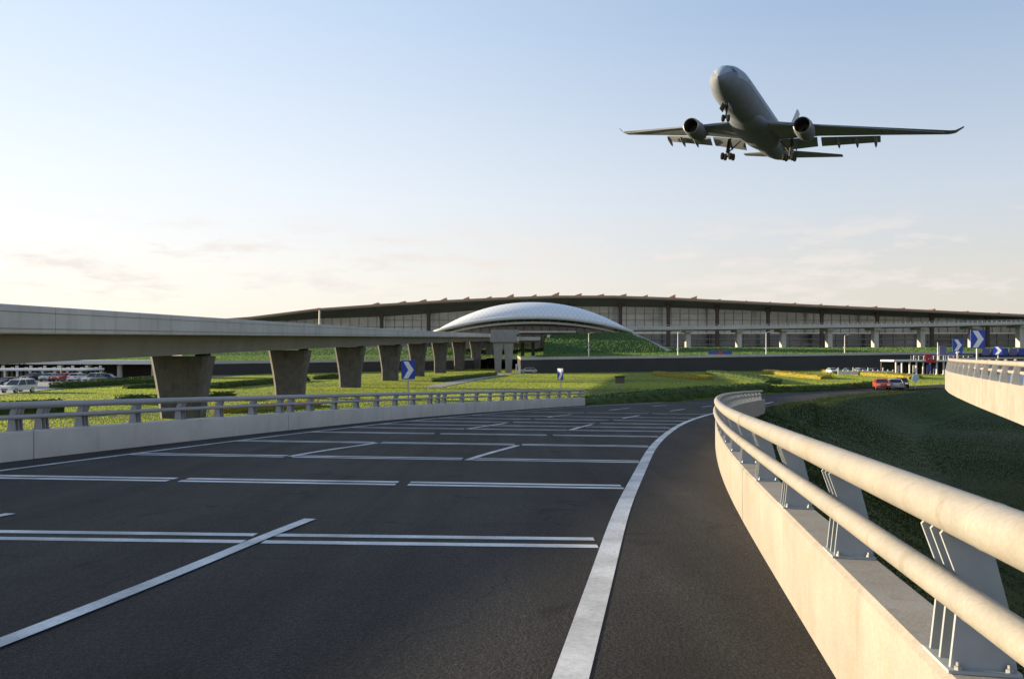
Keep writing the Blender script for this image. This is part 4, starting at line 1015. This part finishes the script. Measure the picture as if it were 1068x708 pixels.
def scatter_on(ob, dens, hmin, hmax, w, ymax):
    me = ob.data; me.calc_loop_triangles(); co = np.empty(len(me.vertices)*3); me.vertices.foreach_get('co', co); co = co.reshape(-1,3)
    tr = np.empty(len(me.loop_triangles)*3, dtype=np.int64); me.loop_triangles.foreach_get('vertices', tr); tr = co[tr.reshape(-1,3)]
    tr = tr[(tr[:,:,1].mean(1) < ymax)]
    nrm = np.cross(tr[:,1]-tr[:,0], tr[:,2]-tr[:,0]); ar = np.linalg.norm(nrm, axis=1)/2; ok = (np.abs(nrm[:,2])/np.maximum(1e-9,2*ar) > .5); tr = tr[ok]; ar = ar[ok]
    n = int(ar.sum()*dens); k = rng.choice(len(tr), n, p=ar/ar.sum()); a = np.sqrt(rng.random(n))[:,None]; b = rng.random(n)[:,None]
    P = tr[k,0]*(1-a) + tr[k,1]*a*(1-b) + tr[k,2]*a*b
    return blades(P, hmin, hmax, w)
def blades(P, hmin, hmax, w):
    n = len(P); X, Y, z0 = P.T
    H = rng.uniform(hmin, hmax, n); A = rng.uniform(0, math.pi, n); Wd = rng.uniform(.6, 1.2, n)*w
    dx = np.cos(A)*Wd/2; dy = np.sin(A)*Wd/2; lx = rng.normal(0,.25,n)*H; ly = rng.normal(0,.25,n)*H
    v = np.empty((n,4,3))
    v[:,0] = np.stack([X-dx, Y-dy, z0],1); v[:,1] = np.stack([X+dx, Y+dy, z0],1)
    v[:,2] = np.stack([X+dx*.7+lx, Y+dy*.7+ly, z0+.03+H],1); v[:,3] = np.stack([X-dx*.75+lx*.6, Y-dy*.75+ly*.6, z0+.03+H*.85],1)
    return v.reshape(-1,3)
def grass(V, mat, label):
    nq = len(V)//4
    me = bpy.data.meshes.new('grass'); me.vertices.add(len(V)); me.vertices.foreach_set('co', V.ravel())
    me.loops.add(nq*4); me.loops.foreach_set('vertex_index', np.arange(nq*4)); me.polygons.add(nq)
    me.polygons.foreach_set('loop_start', np.arange(0, nq*4, 4)); me.polygons.foreach_set('loop_total', np.full(nq, 4))
    me.materials.append(mat); me.update(calc_edges=True)
    o = bpy.data.objects.new('grass', me); COL.objects.link(o); o['kind'] = 'stuff'; o['label'] = label; o['category'] = 'grass'
grass(np.concatenate([scatter(-75,130,14,275,50,.03,.075,.065,3000)]), M['blades'], 'mown yellow-green lawn grass beyond the road and under the overpass')
grass(np.concatenate([scatter(2,75,8,112,130,.018,.055,.045,4200), scatter_on(bpy.data.objects['verge'],45,.02,.06,.055,130)]), M['shade_green_blades'], 'green grass in the hollow between the two ramps, its colour darkened for shade')
grass(np.concatenate([scatter_on(bpy.data.objects['mound'],3,.15,.35,.4,330), scatter_on(bpy.data.objects['terrace'],1.6,.15,.3,.4,340)]), M['bank_blades'], 'green grass on the mound and the bank before the terminal')

# ------------------------------------------------------------------ light, sky, camera
SUN_EL = 9.1; SUN_AZ = -74.0           # degrees; azimuth clockwise from +Y
sd = Vector((math.sin(R(SUN_AZ))*math.cos(R(SUN_EL)), math.cos(R(SUN_AZ))*math.cos(R(SUN_EL)), math.sin(R(SUN_EL))))
sl = bpy.data.lights.new('sun', 'SUN'); sl.energy = 3.9; sl.angle = R(0.55); sl.color = (1.0, 0.815, 0.54)
so = bpy.data.objects.new('sun', sl); COL.objects.link(so); so.rotation_euler = sd.to_track_quat('Z', 'Y').to_euler()
w = bpy.data.worlds.new('World'); SC.world = w; w.use_nodes = True
nt = w.node_tree; bg = nt.nodes['Background']
sky = nt.nodes.new('ShaderNodeTexSky'); sky.sky_type = 'NISHITA'; sky.sun_disc = False
sky.sun_elevation = R(SUN_EL); sky.sun_rotation = R(SUN_AZ); sky.air_density = 1.0; sky.dust_density = 1.0; sky.ozone_density = 1.5; sky.altitude = 50
tc = nt.nodes.new('ShaderNodeTexCoord')
sp = nt.nodes.new('ShaderNodeSeparateXYZ'); nt.links.new(tc.outputs['Generated'], sp.inputs[0])
# pale evening haze over the clear-sky model: warm and bright towards the sun, bluer away from it
away = ramp(nt, sp.outputs['Z'], [(0.0, (1.95,1.78,1.62)), (0.09, (1.95,1.82,1.72)), (0.18, (1.66,1.80,2.02)), (0.38, (0.92,1.27,1.82)), (1.0, (0.32,0.60,1.15))])
near = ramp(nt, sp.outputs['Z'], [(0.0, (2.66,2.40,2.14)), (0.10, (2.70,2.54,2.42)), (0.20, (2.46,2.56,2.72)), (0.38, (1.85,2.20,2.70)), (1.0, (0.5,0.8,1.4))])
dt = N(nt, 'ShaderNodeVectorMath', operation='DOT_PRODUCT'); nt.links.new(tc.outputs['Generated'], dt.inputs[0]); dt.inputs[1].default_value = (sd.x, sd.y, 0)
mr = nt.nodes.new('ShaderNodeMapRange'); mr.interpolation_type = 'SMOOTHSTEP'; nt.links.new(dt.outputs['Value'], mr.inputs['Value'])
mr.inputs['From Min'].default_value = -0.4; mr.inputs['From Max'].default_value = 0.8
skyc = mix(nt, 0.9, sky.outputs['Color'], mix(nt, mr.outputs['Result'], away, near))
mp = nt.nodes.new('ShaderNodeMapping'); mp.inputs['Scale'].default_value = (3.0, 3.0, 13.0); nt.links.new(tc.outputs['Generated'], mp.inputs['Vector'])
cn = N(nt, 'ShaderNodeTexNoise', Scale=3.4, Detail=8.0, Roughness=0.6); nt.links.new(mp.outputs['Vector'], cn.inputs['Vector'])
cf = ramp(nt, cn.outputs['Fac'], [(0.50, (0,0,0)), (0.64, (1,1,1))])
band = ramp(nt, sp.outputs['Z'], [(0.04, (0,0,0)), (0.07, (.85,.85,.85)), (0.125, (.8,.8,.8)), (0.17, (0,0,0))])
cm = mix(nt, 1.0, cf, band, 'MULTIPLY')
skyc = mix(nt, cm, skyc, (2.42, 2.24, 2.13))
nt.links.new(skyc, bg.inputs['Color']); bg.inputs['Strength'].default_value = 0.15

cam = bpy.data.cameras.new('camera'); co = bpy.data.objects.new('camera', cam); COL.objects.link(co); SC.camera = co
cam.sensor_fit = 'HORIZONTAL'; cam.sensor_width = 36; cam.lens = 36*F/1068.0
co.location = (0,0,0); co.rotation_euler = (R(90),0,0); cam.shift_y = (HY-354.0)/1068.0
cam.clip_start = 0.05; cam.clip_end = 9000
for o in list(bpy.data.objects):
    if '_local' in o: del o['_local']
SC.view_settings.view_transform = 'Standard'; SC.view_settings.look = 'None'; SC.view_settings.gamma = 1.0; SC.view_settings.use_curve_mapping = False
SC.view_settings.exposure = 1.3
